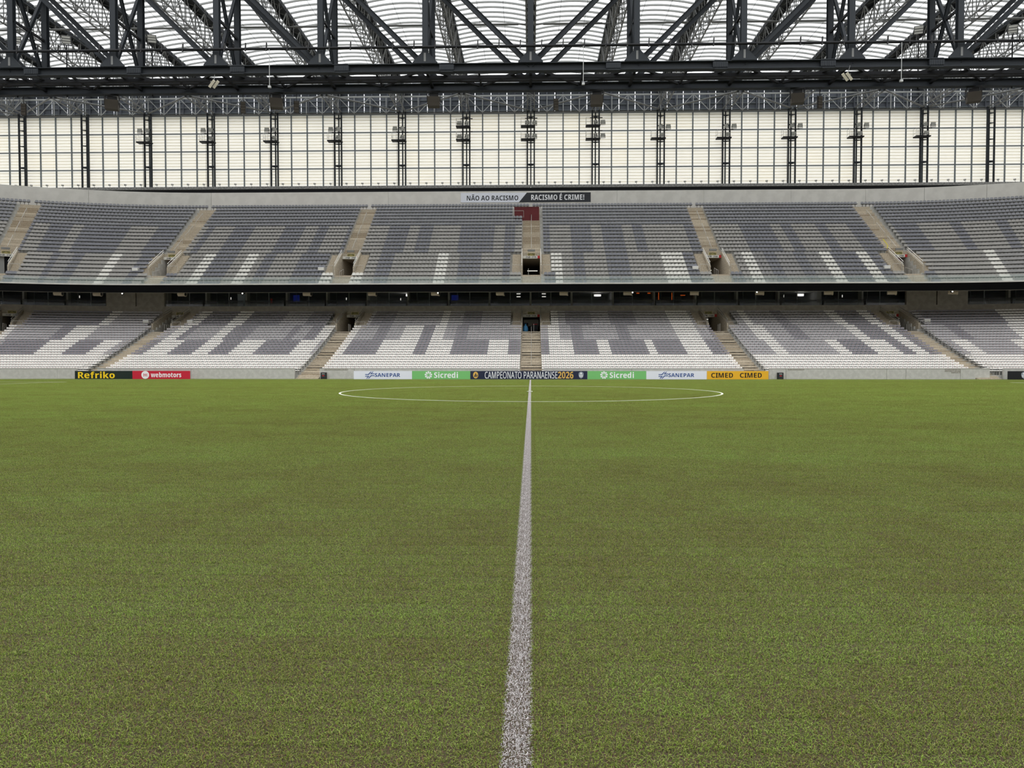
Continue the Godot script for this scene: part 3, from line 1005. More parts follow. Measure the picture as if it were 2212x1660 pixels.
func portal(p: Node, zf: float, zd: float, floor_y: float, head: float, top: float, par: float, zb: float, number: String, upper: bool, i: int) -> void:
	# landing, tunnel walls, parapets following the slope of the seats, lintel signs, rails and side steps
	var wall: Material = M.concrete_warm
	block(p, "landing", fp(-1.15, floor_y - 0.3, zf), fp(1.15, floor_y, zb), M.step)
	block(p, "tunnel_wall", fp(-1.16, floor_y, zd), fp(-1.06, head + 0.1, zb), M.concrete_warm)
	block(p, "tunnel_wall", fp(1.06, floor_y, zd), fp(1.16, head + 0.1, zb), M.concrete_warm)
	block(p, "tunnel_end", fp(-1.2, floor_y - 0.3, zb), fp(1.2, head + 0.1, zb + 0.1), M.concrete_warm)
	block(p, "tunnel_ceiling", fp(-1.16, head, zd + 0.05), fp(1.16, head + 0.1, zb), M.concrete_warm)
	block(p, "lintel", fp(-1.06, head, zd - 0.1), fp(1.06, top, zd + 0.02), wall)
	var side := prism([Vector2(-(zf + 0.1), floor_y - 0.3), Vector2(-(zf + 0.1), floor_y + 1.0), Vector2(-zd, top + 0.05), Vector2(-zd - 0.1, top + 0.05), Vector2(-zd - 0.1, floor_y - 0.3)], 0.16)
	for sx in [-1.0, 1.0]:
		var x := -1.22 if sx < 0.0 else 1.06
		mi(p, "parapet", side, wall, Transform3D(Basis(Vector3(0, 0, 1), Vector3(0, 1, 0), Vector3(1, 0, 0)), Vector3(x, 0, ZC)))
		var a := fp(sx * 1.14, floor_y + 1.0, zf + 0.1)
		var b := fp(sx * 1.14, top + 0.05, zd)
		tube(p, "handrail", a + Vector3.UP * 0.16, b + Vector3.UP * 0.16, 0.035, M.off_white if upper else M.galvanised)
		tube(p, "handrail", a + Vector3.UP * 0.45, b + Vector3.UP * 0.45, 0.03, M.off_white if upper else M.galvanised)
		for f in [0.05, 0.5, 0.95]:
			var c := a.lerp(b, f)
			tube(p, "rail_post", c, c + Vector3.UP * 0.45, 0.022, M.galvanised)
		# steps beside the doorway
		var n := 10
		for k in n:
			var f0 := float(k) / n
			var y := lerpf(par, top - 0.1, f0)
			block(p, "side_step", fp(sx * 1.24, y - 0.5, lerpf(zf + 0.2, zd, f0)), fp(sx * 2.28, y + 0.12, lerpf(zf + 0.2, zd, float(k + 1) / n) + 0.35), M.step)
		guard(p, fp(sx * 1.3, floor_y + 0.2, zf + 0.15), fp(sx * 2.3, floor_y + 0.2, zf + 0.15), 1.0, M.galvanised)
	rail(p, fp(-0.35 if upper else 0.3, floor_y, zf + 1.3), fp(-0.35 if upper else 0.3, floor_y - (0.5 if upper else 0.0), zf - (0.5 if upper else -0.2)), M.galvanised)
	# signs
	var zs := zd - 0.13
	var sign := solid(p, "exit_sign", fp(-0.42, top - 0.36, zs - 0.02), fp(0.42, top - 0.1, zs + 0.03), M.sign_green)
	var frame := [[-0.42, 0.42, top - 0.38, top - 0.355], [-0.42, 0.42, top - 0.105, top - 0.08], [-0.44, -0.415, top - 0.38, top - 0.08], [0.415, 0.44, top - 0.38, top - 0.08]]
	for f in frame:
		block(sign, "sign_frame", fp(f[0], f[2], zs - 0.04), fp(f[1], f[3], zs + 0.03), M.sign_gold)
	lettering(sign, "exit_lettering", "SAÍDA", fp(0, top - 0.23, zs - 0.03), 0.44, 0.15, M.sign_gold)
	for sx in [-1.0, 1.0]:
		mi(sign, "exit_arrow", prism([Vector2(sx * 0.37, 0), Vector2(sx * 0.28, 0.06), Vector2(sx * 0.28, -0.06)], 0.02), M.sign_gold, Transform3D(Basis(), fp(0, top - 0.23, zs - 0.025)))
	var plate := solid(p, "number_plate", fp(-1.05, head - 0.06, zs - 0.02), fp(0.76, head + 0.27, zs + 0.03), M.off_white)
	block(plate, "number_plate_end", fp(0.76, head - 0.06, zs - 0.02), fp(1.05, head + 0.27, zs + 0.03), M.sign_red)
	lettering(plate, "number_lettering", number, fp(-0.02, head + 0.1, zs - 0.03), 1.3, 0.2, M.ink)
	if upper:
		var vent := solid(p, "vent_panel", fp(-0.45, top + 0.12, zd - 0.32), fp(0.45, top + 0.36, zd - 0.25), M.steel_grey)
		for k in 4:
			block(vent, "vent_slat", fp(-0.42, top + 0.15 + k * 0.05, zd - 0.35), fp(0.42, top + 0.17 + k * 0.05, zd - 0.31), M.steel_pale)
		if i in [1, 5]:
			block(p, "red_wall", fp(-1.05, floor_y, zd + 1.2), fp(1.05, head, zd + 1.25), M.dark_red)
			block(p, "gate_leaf", fp(0.2 if i == 1 else -1.0, floor_y, zd + 0.2), fp(1.0 if i == 1 else -0.2, floor_y + 1.3, zd + 0.25), M.steel_dark)
		elif i == 0:
			block(p, "door_leaf", fp(-0.9, floor_y, zd + 0.4), fp(-0.35, head, zd + 0.45), M.steel_pale)
			block(p, "door_leaf", fp(-0.3, floor_y, zd + 0.5), fp(0.9, head, zd + 0.55), M.steel_dark)
		else:
			for k in 7:
				block(p, "lamp_strip", fp(-0.5 + k * 0.19, 13.15, zd + 3.7), fp(-0.36 + k * 0.19, 13.23, zd + 3.75), M.lamp_white)
			block(p, "lamp_rail", fp(-1.06, 13.24, zd + 3.7), fp(1.06, 13.27, zd + 3.76), M.steel_grey)
	else:
		block(p, "wall_sign", fp(-0.3, 8.0, zs + 0.26), fp(0.35, 8.16, zs + 0.3), M.dark_red)
		if i == 3:
			block(p, "door_window", fp(-0.95, floor_y + 0.9, zd + 1.0), fp(0.95, head - 0.3, zd + 1.05), M.suite_wall)
			block(p, "door_window_gap", fp(-1.0, floor_y + 1.0, zd + 0.9), fp(-0.4, floor_y + 1.35, zd + 0.99), M.black)
		if i == 4:
			block(p, "lamp_tube", fp(-0.3, head - 0.32, zd + 1.2), fp(0.3, head - 0.24, zd + 1.4), M.lamp_white)
			block(p, "door_leaf", fp(-0.35, floor_y, zd + 1.5), fp(0.1, head - 0.5, zd + 1.55), M.crest_grey)


# ---------------------------------------------------------------- advertising boards

func board(x0: float, x1: float, mat: Material, label: String, turn := 0.0) -> Node3D:
	var b := thing("advertising_board", label, "board", v((x0 + x1) * 0.5, -0.2, 72.4 if turn == 0.0 else 72.2), turn, "advertising boards along the far touchline")
	var w := x1 - x0 - 0.02
	var panel := solid(b, "panel", Vector3(-w * 0.5, 0.015, -0.05), Vector3(w * 0.5, 0.82, 0.0), mat)
	for k in 3:
		var x := -w * 0.5 + 0.4 + k * (w - 0.8) * 0.5
		bar(b, "support", Vector3(x, 0.0, -0.4), Vector3(x, 0.7, -0.06), 0.04, 0.04, M.steel_grey)
		bar(b, "foot", Vector3(x, 0.015, -0.42), Vector3(x, 0.015, -0.05), 0.05, 0.03, M.steel_grey)
	return panel


func pinwheel(b: Node, at: Vector3, r: float) -> void:
	for k in 9:
		var a := TAU * k / 9.0
		var pts := []
		for q in [[0.22, 0.0], [0.75, -0.12], [1.0, 0.05], [0.95, 0.32], [0.8, 0.5], [0.6, 0.34]]:
			pts.append(Vector2(cos(a + q[1]), sin(a + q[1])) * q[0] * r)
		mi(b, "logo_petal", prism(pts, 0.015), M.white_print, Transform3D(Basis(), at))


func crest(b: Node, at: Vector3, h: float) -> void:
	var shield := []
	for q in [[-0.34, 0.3], [-0.2, 0.42], [0.0, 0.5], [0.2, 0.42], [0.34, 0.3], [0.36, 0.0], [0.24, -0.32], [0.0, -0.5], [-0.24, -0.32], [-0.36, 0.0]]:
		shield.append(Vector2(q[0], q[1]) * h)
	mi(b, "crest_shield", prism(shield, 0.012), M.crest_grey, Transform3D(Basis(), at))
	for k in 4:
		var x := (-0.21 + k * 0.14) * h
		mi(b, "crest_stripe", prism([Vector2(x - 0.035 * h, 0.05 * h), Vector2(x + 0.035 * h, 0.05 * h), Vector2(x + 0.03 * h, -0.3 * h), Vector2(x - 0.03 * h, -0.3 * h)], 0.012), M.white_print, Transform3D(Basis(), at + Vector3(0, 0, 0.008)))
	var ring := []
	for k in 10:
		ring.append(Vector2(cos(TAU * k / 10.0), sin(TAU * k / 10.0)) * 0.13 * h)
	mi(b, "crest_disc", prism(ring, 0.012), M.white_print, Transform3D(Basis(), at + Vector3(0, 0.24 * h, 0.01)))


func water_logo(b: Node, at: Vector3, w: float) -> void:
	# four blue strokes, each a level tail that turns into a slanted bar
	var t := 0.075
	for q in [[-0.5, 0.06, -0.16, 0.12, 0.36], [0.5, 0.13, 0.06, 0.36, 0.36], [-0.5, -0.13, -0.06, -0.36, -0.36], [0.5, -0.06, 0.16, -0.12, -0.36]]:
		var s := 1.0 if q[4] > 0.0 else -1.0
		var c := t * 0.9
		var pts := []
		if (q[0] < 0.0) == (s > 0.0):   # tail on the outer side of the bend
			pts = [Vector2(q[0], q[1] - t * 0.5), Vector2(q[0], q[1] + t * 0.5), Vector2(q[2] - c * 0.3 * s, q[1] + t * 0.5), Vector2(q[3] - c * s * 0.4, q[4]), Vector2(q[3] + c * s, q[4]), Vector2(q[2] + c * s * 0.5, q[1] - t * 0.5)]
			if s < 0.0:
				pts = [Vector2(q[0], q[1] + t * 0.5), Vector2(q[0], q[1] - t * 0.5), Vector2(q[2] + c * 0.3, q[1] - t * 0.5), Vector2(q[3] + c * 0.4, q[4]), Vector2(q[3] - c, q[4]), Vector2(q[2] - c * 0.5, q[1] + t * 0.5)]
		else:
			pts = [Vector2(q[0], q[1] - t * 0.5), Vector2(q[0], q[1] + t * 0.5), Vector2(q[2] + s * 0.14, q[1] + t * 0.5), Vector2(q[3] + s * c * 0.4, q[4]), Vector2(q[3] - s * c, q[4]), Vector2(q[2] - s * 0.02, q[1] - t * 0.5)]
			if s < 0.0:
				pts = [Vector2(q[0], q[1] + t * 0.5), Vector2(q[0], q[1] - t * 0.5), Vector2(q[2] - 0.14, q[1] - t * 0.5), Vector2(q[3] - c * 0.4, q[4]), Vector2(q[3] + c, q[4]), Vector2(q[2] + 0.02, q[1] + t * 0.5)]
		var big := []
		for e in pts:
			big.append(e * w)
		mi(b, "logo_stroke", prism(big, 0.014), M.print_blue, Transform3D(Basis(), at))


func build_boards() -> void:
	var b := board(-45.24, -39.44, M.board_pine, "dark green advertising board with slanted yellow lettering")
	lettering(b, "lettering", "Refriko", Vector3(-0.72, 0.42, 0.0), 3.7, 0.66, M.print_yellow, font_italic)
	b = board(-39.44, -33.64, M.board_red, "red advertising board with white lettering beside a round white badge")
	var ring := []
	for k in 20:
		ring.append(Vector2(cos(TAU * k / 20.0), sin(TAU * k / 20.0)) * 0.39)
	mi(b, "badge_disc", prism(ring, 0.015), M.white_print, Transform3D(Basis(), Vector3(-1.6, 0.42, 0)))
	for x in [-0.16, 0.0, 0.16]:
		block(b, "badge_stroke", Vector3(-1.6 + x - 0.022, 0.25, 0.015), Vector3(-1.6 + x + 0.022, 0.59, 0.026), M.board_red)
	block(b, "badge_stroke", Vector3(-1.76, 0.4, 0.015), Vector3(-1.44, 0.444, 0.026), M.board_red)
	lettering(b, "lettering", "webmotors", Vector3(0.48, 0.44, 0.0), 3.05, 0.5, M.white_print)
	for x in [[-17.38, -11.62, "white advertising board with blue lettering next to the bare concrete wall"], [11.27, 17.13, "white advertising board with blue lettering next to the yellow board"]]:
		b = board(x[0], x[1], M.board_white, x[2])
		water_logo(b, Vector3(-1.28, 0.42, 0.0), 0.92)
		lettering(b, "lettering", "SANEPAR", Vector3(0.46, 0.42, 0.0), 2.5, 0.36, M.print_blue, font_italic)
	for x in [[-11.62, -5.89, "green advertising board with white pinwheel next to the championship board's gold emblem"], [5.56, 11.27, "green advertising board with white pinwheel next to the championship board's grey crest"]]:
		b = board(x[0], x[1], M.board_green, x[2])
		pinwheel(b, Vector3(-1.25, 0.42, 0.0), 0.38)
		lettering(b, "lettering", "Sicredi", Vector3(0.48, 0.43, 0.0), 2.35, 0.58, M.white_print, font_italic)
	b = board(-5.89, 5.56, M.board_navy, "long navy championship board with white and gold lettering at the halfway line")
	lettering(b, "lettering", "CAMPEONATO PARANAENSE", Vector3(-0.75, 0.42, 0.0), 7.1, 0.66, M.white_print, font_regular)
	lettering(b, "year_lettering", "2026", Vector3(3.6, 0.42, 0.0), 1.5, 0.68, M.print_gold, font_italic)
	crest(b, Vector3(5.1, 0.42, 0.0), 0.68)
	var egg := []
	for k in 18:
		egg.append(Vector2(cos(TAU * k / 18.0) * 0.25, sin(TAU * k / 18.0) * 0.33))
	mi(b, "emblem_oval", prism(egg, 0.012), M.print_gold, Transform3D(Basis(), Vector3(-5.2, 0.42, 0)))
	for q in [[[-0.15, -0.15], [0.0, 0.22], [0.06, 0.05], [-0.02, -0.2]], [[0.02, -0.22], [0.1, 0.02], [0.16, 0.1], [0.18, -0.12]]]:
		var pts := []
		for e in q:
			pts.append(Vector2(e[0], e[1]))
		mi(b, "emblem_figure", prism(pts, 0.012), M.board_navy, Transform3D(Basis(), Vector3(-5.2, 0.42, 0.008)))
	b = board(17.13, 23.07, M.board_yellow, "yellow advertising board with the same black word twice")
	lettering(b, "lettering", "CIMED", Vector3(-1.5, 0.41, 0.0), 2.1, 0.46, M.print_black)
	lettering(b, "lettering", "CIMED", Vector3(1.27, 0.41, 0.0), 2.1, 0.46, M.print_black)
	b = board(45.9, 51.7, M.board_black, "black advertising board with grey crest and gold lettering", -0.1)
	crest(b, Vector3(-1.45, 0.42, 0.0), 0.66)
	lettering(b, "lettering", "NÃO", Vector3(-0.3, 0.56, 0.0), 0.95, 0.3, M.print_gold)
	lettering(b, "lettering", "SIM", Vector3(-0.32, 0.2, 0.0), 0.9, 0.26, M.print_gold)
	# banner on the rear wall
	var n := thing("banner", "long white and black banner on the pale rear wall above the upper seats", "banner", v(0, 0, 104.18))
	var white := prism([Vector2(-9.8, 23.86), Vector2(-9.8, 25.18), Vector2(-0.55, 25.18), Vector2(-1.65, 23.86)], 0.03)
	var dark := prism([Vector2(-1.65, 23.86), Vector2(-0.55, 25.18), Vector2(8.35, 25.18), Vector2(8.35, 23.86)], 0.03)
	var pale := mi(n, "white_cloth", white, M.board_white)
	var black := mi(n, "black_cloth", dark, M.ink)
	lettering(pale, "lettering", "NÃO AO RACISMO", Vector3(-5.35, 24.55, 0.03), 7.2, 0.86, M.ink, font)
	lettering(black, "lettering", "RACISMO É CRIME!", Vector3(3.75, 24.62, 0.03), 7.4, 0.94, M.white_print, font)


# ---------------------------------------------------------------- columns and lamps

func floodlight_parts(o: Node3D, scale := 1.0) -> void:
	# a tilted frame with four rows of reflectors, on a stirrup
	var b := Basis(Vector3.RIGHT, 0.45)
	var up := Vector3(0, 0.42 * scale, 0)
	var case := solid(o, "housing", Vector3(-0.31, -0.28, -0.05) * scale, Vector3(0.31, 0.28, 0.05) * scale, M.steel_grey)
	case.transform = Transform3D(b, up)
	for k in 3:
		mi(case, "lamp_lens", unit_box, M.lamp_glass, Transform3D(Basis.from_scale(Vector3(0.54, 0.12, 0.05) * scale), Vector3(0, (k - 1) * 0.18, 0.06) * scale))
	for sx in [-1.0, 1.0]:
		bar(o, "stirrup", Vector3(sx * 0.34 * scale, 0, 0), Vector3(sx * 0.34 * scale, 0.45 * scale, 0), 0.04, 0.04, M.steel_dark)
	bar(o, "stirrup_base", Vector3(-0.34 * scale, 0.02, 0), Vector3(0.34 * scale, 0.02, 0), 0.06, 0.05, M.steel_dark)


func build_columns() -> void:
	var lamp: Node3D = null
	for k in range(-8, 9):
		var x := k * COL
		var lit := absi(k) <= 6
		var double := absi(k) <= 1
		var words := "steel column without lamps, "
		if double: words = "steel column with two lamp platforms, "
		elif lit: words = "steel column with one lamp platform, "
		var c := thing("facade_column", words + place_words(x), "column", v(x, 27.26, 108.7), 0.0, "steel columns of the translucent wall" if not double else "columns with two lamp platforms")
		for sx in [-0.5, 0.5]:
			bar(c, "column_leg", Vector3(sx, 0, 0), Vector3(sx, 10.8, 0), 0.2, 0.2, M.steel)
		bar(c, "column_leg", Vector3(0, 0, -0.42), Vector3(0, 10.8, -0.42), 0.14, 0.14, M.steel)
		for y in [2.95, 3.1, 6.2, 8.5, 9.9]:
			bar(c, "rung", Vector3(-0.5, y, 0), Vector3(0.5, y, 0), 0.1, 0.1, M.steel)
			for sx in [-0.5, 0.5]:
				bar(c, "rung", Vector3(sx, y, 0), Vector3(0, y, -0.42), 0.07, 0.07, M.steel)
		if not lit:
			continue
		for q in ([[6.45, 7.75], [8.35, 9.6]] if double else [[6.45, 7.75]]):
			var y: float = q[0]
			var deck := solid(c, "platform", Vector3(-1.45, y, -0.3), Vector3(0.62, y + 0.16, 0.7), M.steel_dark)
			for gx in [-1.42, -0.72]:
				tube(deck, "guard_post", Vector3(gx, y + 0.16, 0.65), Vector3(gx, y + 1.2, 0.65), 0.02, M.galvanised)
				tube(deck, "guard_post", Vector3(gx, y + 0.16, -0.25), Vector3(gx, y + 1.2, -0.25), 0.02, M.galvanised)
			for gy in [0.6, 1.2]:
				tube(deck, "guard_rail", Vector3(-1.42, y + gy, 0.65), Vector3(-0.72, y + gy, 0.65), 0.02, M.galvanised)
				tube(deck, "guard_rail", Vector3(-1.42, y + gy, -0.25), Vector3(-1.42, y + gy, 0.65), 0.02, M.galvanised)
			bar(c, "lamp_arm", Vector3(-0.85, q[1], 0.3), Vector3(0.95, q[1], 0.3), 0.1, 0.1, M.steel_dark)
		for lx in [-0.72, -0.6]:
			tube(c, "ladder_rail", Vector3(lx, 0, 0.1), Vector3(lx, 6.5, 0.1), 0.02, M.steel_dark)
		# the lamps on the arm and on the platform are things of their own
		var spots := []
		var off := -0.45 if k < 0 else (0.45 if k > 0 else 0.0)
		for q in ([[6.62, 0.0], [8.52, 0.0]] if double else [[6.62, 0.0], [7.81, 1.0]]):
			if q[1] == 0.0 and not double:
				spots.append(Vector3(0.1, q[0], 0.4))
			else:
				spots.append(Vector3(-0.5 + off * 1.0, q[0], 0.45))
				spots.append(Vector3(0.55 + off * 1.0, q[0], 0.45))
		for sp in spots:
			var at: Vector3 = v(x, 27.26, 108.7) + sp
			var text := "floodlight %s the column %s" % ["on the arm of" if sp.y > 7.0 else "on the platform of", place_words(x)]
			var yaw := -off * 1.1 + (0.35 if sp.x > 0.0 else -0.35)
			if lamp == null:
				lamp = thing("floodlight", text, "floodlight", at, yaw, "floodlights on the facade columns")
				floodlight_parts(lamp)
			else:
				copy(lamp, "floodlight", at, yaw, text)
	# small lamps along the ledge, one before each panel
	var proto: Node3D = null
	for i in range(-34, 34):
		var at := v((i + 0.5) * 2.35, 27.26, 108.75)
		var yaw := -atan((i + 0.5) * 2.35 / 70.0) * 0.8
		if proto == null:
			proto = thing("ledge_lamp", "small spotlight on a thin stalk on the ledge under the translucent wall", "spotlight", at, yaw, "small spotlights along the ledge")
			tube(proto, "stalk", Vector3(0.1, 0, 0), Vector3(0, 0.36, 0), 0.022, M.steel_dark)
			mi(proto, "lamp_head", unit_box, M.steel_grey, Transform3D(Basis(Vector3.RIGHT, 0.4) * Basis.from_scale(Vector3(0.3, 0.2, 0.16)), Vector3(0, 0.45, 0)))
			mi(proto, "lamp_lens", unit_box, M.lamp_glass, Transform3D(Basis(Vector3.RIGHT, 0.4) * Basis.from_scale(Vector3(0.22, 0.13, 0.04)), Vector3(0, 0.44, 0.09)))
		else:
			copy(proto, "ledge_lamp", at, yaw)


func build_truss_fittings() -> void:
	# loudspeaker boxes hung under the rear chord
	var proto: Node3D = null
	for q in [[-40.6, 26.38], [-24.5, 26.38], [-9.3, 26.38], [6.3, 26.38], [25.25, 26.38], [41.7, 26.38]]:
		var at := v(q[0], q[1], 71.6)
		var yaw: float = -atan(q[0] / 60.0) * 0.6
		if proto == null:
			proto = thing("loudspeaker_box", "dark box loudspeaker hung in a frame under the main truss", "loudspeaker", at, yaw, "box loudspeakers under the main truss")
			mi(proto, "cabinet", prism([Vector2(-0.5, -0.45), Vector2(-0.5, 0.45), Vector2(0.35, 0.45), Vector2(0.5, -0.15), Vector2(0.25, -0.45)], 1.15), M.speaker_box, Transform3D(Basis(Vector3(0, 0, -1), Vector3(0, 1, 0), Vector3(1, 0, 0)), Vector3(-0.575, 0, 0)))
			for sx in [-0.62, 0.62]:
				for sz in [-0.4, 0.35]:
					bar(proto, "hanger", Vector3(sx, 0.0, sz), Vector3(sx, 1.0, sz), 0.05, 0.05, M.black)
				bar(proto, "hanger_tie", Vector3(sx, 0.7, -0.4), Vector3(sx, 0.7, 0.35), 0.05, 0.05, M.black)
				bar(proto, "hanger_tie", Vector3(sx, 0.55, -0.4), Vector3(sx, 0.95, 0.35), 0.04, 0.04, M.black)
			bar(proto, "hanger_beam", Vector3(-0.65, 0.94, 0.35), Vector3(0.65, 0.94, 0.35), 0.06, 0.08, M.black)
			block(proto, "amplifier", Vector3(-0.4, 0.5, -0.3), Vector3(0.45, 0.85, 0.2), M.black)
		else:
			copy(proto, "loudspeaker_box", at, yaw)
	proto = null
	for q in [[-49.4, 26.1], [-27.8, 26.1], [-22.6, 26.1], [2.42, 26.1], [27.4, 26.1]]:
		var at := v(q[0], q[1], 71.7)
		if proto == null:
			proto = thing("line_array", "narrow upright loudspeaker column hung under the main truss", "loudspeaker", at, 0.2, "upright loudspeakers under the main truss")
			for k in 4:
				block(proto, "module", Vector3(-0.2, -0.5 + k * 0.27, -0.15), Vector3(0.2, -0.26 + k * 0.27, 0.15), M.speaker_box)
			for sx in [-0.22, 0.22]:
				bar(proto, "side_rail", Vector3(sx, -0.55, 0), Vector3(sx, 0.65, 0), 0.04, 0.1, M.black)
			bar(proto, "hanger", Vector3(0, 0.55, 0), Vector3(0, 1.29, 0), 0.05, 0.05, M.black)
		else:
			copy(proto, "line_array", at, 0.2)
	# two pale lamps hung at the front chord
	for q in [[-28.2, 26.25, 0.5, "tilted pale floodlight hung below the main truss near the stairs signed 215B - 216A"], [27.57, 26.35, -0.5, "tilted pale floodlight hung below the main truss near the stairs signed 217B - 218A"]]:
		var o := thing("hanging_floodlight", q[3], "floodlight", v(q[0], q[1], 66.0), q[2])
		var b := Basis(Vector3.BACK, -0.6 * signf(q[2])) * Basis(Vector3.RIGHT, 0.5)
		for k in 2:
			mi(o, "lamp_case", unit_box, M.lamp_housing, Transform3D(b * Basis.from_scale(Vector3(0.22, 0.75, 0.2)), Vector3((k - 0.5) * 0.34, 0, 0)))
		mi(o, "mounting_plate", unit_box, M.steel_grey, Transform3D(b * Basis.from_scale(Vector3(0.66, 0.12, 0.1)), Vector3(0, 0.05, -0.12)))
		bar(o, "hanger", Vector3(0, 0.1, -0.1), Vector3(0.15, 1.16, -0.65), 0.04, 0.04, M.steel_grey)
	# thin poles with small sensors
	proto = null
	for q in [-23.2, 4.63, 32.23]:
		var at := v(q, 25.95, 66.0)
		if proto == null:
			proto = thing("sensor_pole", "thin pale rod with a small sensor hanging below the main truss", "sensor", at, 0.0, "thin rods hanging from the service pipe")
			tube(proto, "rod", Vector3(0, 0.1, 0), Vector3(0, 3.3, 0), 0.03, M.steel_pale)
			block(proto, "sensor_head", Vector3(-0.12, -0.08, -0.1), Vector3(0.12, 0.1, 0.1), M.steel_pale)
		else:
			copy(proto, "sensor_pole", at, 0.0)
	# floodlights up on the rear of the main truss
	proto = null
	for q in [-49.9, -45.0, -36.6, 36.5, 45.2]:
		var at := v(q, 32.2, 71.6)
		if proto == null:
			proto = thing("truss_floodlight", "square floodlight among the steelwork above the main truss", "floodlight", at, 0.3, "floodlights above the main truss")
			floodlight_parts(proto, 1.3)
			bar(proto, "mast", Vector3(0, 0, 0), Vector3(0, -4.95, 0), 0.1, 0.1, M.steel_dark)
		else:
			copy(proto, "truss_floodlight", at, -0.3 if q > 0.0 else 0.3)


func build_small_things() -> void:
	# red landing wall at the head of the central stairs, with its rail
	var d := setting("door_1", "dark red doorway wall at the head of the middle stairs")
	block(d, "red_wall", v(-2.2, upper_y(19), 99.6), v(1.12, 22.2, 99.75), M.door_red)
	block(d, "coping", v(-2.22, 22.2, 99.55), v(1.14, 22.26, 99.8), M.dark_red)
	guard(d, v(-2.2, upper_y(19) + 0.5, 99.4), v(-0.95, upper_y(19) + 0.5, 99.4), 0.9, M.galvanised)
	# black cabinets at the wall
	for q in [[-20.6, "black hose cabinet by the stairs near the bare concrete wall"], [24.5, "black hose cabinet by the stairs near the yellow board"]]:
		var c := thing("hose_cabinet", q[1], "cabinet", v(q[0] - 0.0, -0.2, 73.3), 0.0, "black cabinets at the front wall")
		block(c, "body", Vector3(-0.28, 0.02, -0.14), Vector3(0.28, 0.66, 0.1), M.black)
		var door := solid(c, "door", Vector3(-0.25, 0.04, 0.1), Vector3(0.25, 0.62, 0.125), M.ink)
		block(door, "label_strip", Vector3(-0.14, 0.5, 0.125), Vector3(0.14, 0.54, 0.135), M.off_white)
		block(door, "red_mark", Vector3(-0.1, 0.3, 0.125), Vector3(0.1, 0.38, 0.135), M.sign_red)
		block(c, "foot", Vector3(-0.26, 0.0, -0.12), Vector3(0.26, 0.02, 0.08), M.black)
	# fan units under the soffit
	var proto: Node3D = null
	for s in [-58.4, -53.2, -41.7, -26.6, -18.8, -11.3, -3.6, 3.9, 11.4, 19.2, 26.8, 34.8, 42.1, 50.0]:
		var at := bp(s, 9.72, 88.0)
		if proto == null:
			proto = thing("fan_unit", "beige fan unit under the soffit, " + place_words(s), "fan", at, turn_of(s), "fan units under the soffit")
			tube(proto, "casing", Vector3(-0.45, -0.1, 0.1), Vector3(0.4, -0.12, 0.3), 0.24, M.duct)
			tube(proto, "casing_rim", Vector3(0.38, -0.12, 0.295), Vector3(0.5, -0.12, 0.32), 0.29, M.duct)
			tube(proto, "fan_opening", Vector3(0.5, -0.12, 0.32), Vector3(0.52, -0.12, 0.325), 0.2, M.black)
			bar(proto, "hanger", Vector3(0, 0.1, 0.2), Vector3(0, 0.22, 0.2), 0.1, 0.3, M.duct)
		else:
			copy(proto, "fan_unit", at, turn_of(s), "beige fan unit under the soffit, " + place_words(s))
	# lamps under the soffit
	proto = null
	for s in [-49.4, -34.1, -10.9, 11.9, 26.3, 49.6]:
		var at := bp(s, 9.74, 87.2)
		if proto == null:
			proto = thing("soffit_lamp", "small lit spotlight under the soffit above the lower seats", "spotlight", at, 0.0, "spotlights under the soffit")
			tube(proto, "lamp_body", Vector3(0, -0.1, -0.1), Vector3(0, -0.1, 0.1), 0.12, M.steel_dark)
			tube(proto, "lamp_face", Vector3(0, -0.1, 0.1), Vector3(0, -0.1, 0.13), 0.09, M.lamp_white)
		else:
			copy(proto, "soffit_lamp", at, 0.0)
	# lit things inside the boxes
	for q in [[-1.57, 10.35], [-1.57, 9.98], [1.7, 10.34], [1.71, 9.98]]:
		glow("tube_lamp", "bright white tube lamp in the box above the middle stairs", "tube lamps in the middle box", q[0], q[1], 96.2, 0.5, 0.11, M.lamp_white)
	for q in [[-24.0, 9.75], [-16.9, 9.67], [39.9, 9.96], [32.5, 9.98], [-39.2, 9.84], [-58.9, 9.95]]:
		glow("wall_lamp", "small upright white lamp inside a dark box behind the lower seats", "small lamps in the boxes", q[0], q[1], 96.2, 0.09, 0.3, M.lamp_white)
	for q in [[15.67, 10.0, 0.07, 0.95], [16.5, 10.0, 0.07, 0.95], [18.2, 9.98, 0.06, 0.9], [19.6, 10.12, 0.6, 0.07], [13.84, 10.4, 0.35, 0.1], [15.26, 10.4, 0.35, 0.1]]:
		glow("amber_lamp", "amber light strip in the lit box near the doorway signed 117B - 118A", "amber lights in one box", q[0], q[1], 96.3, q[2], q[3], M.lamp_amber)
	for q in [[8.7, 10.2, 0.9, 0.25], [-16.1, 10.3, 0.5, 0.3], [34.9, 10.2, 0.8, 0.3]]:
		glow("panel_lamp", "square ceiling lamp lighting the inside of a box", "ceiling lamps in the boxes", q[0], q[1], 97.0, q[2], q[3], M.lamp_white)
		var l := OmniLight3D.new()
		l.name = "panel_lamp_glow"
		l.position = bp(q[0], 10.0, 96.7)
		l.light_energy = 0.5
		l.light_size = 0.2
		l.omni_range = 12.0
		l.omni_attenuation = 2.0
		l.shadow_enabled = true
		add_child(l, true)
	for q in [[-31.0, 9.85, 1.3, 0.9], [-9.9, 9.9, 0.9, 0.7], [-54.9, 9.9, 1.0, 0.8]]:
		glow("wall_screen", "blue lit screen on the wall inside a box", "blue screens in the boxes", q[0], q[1], 96.8, q[2], q[3], M.lamp_blue)
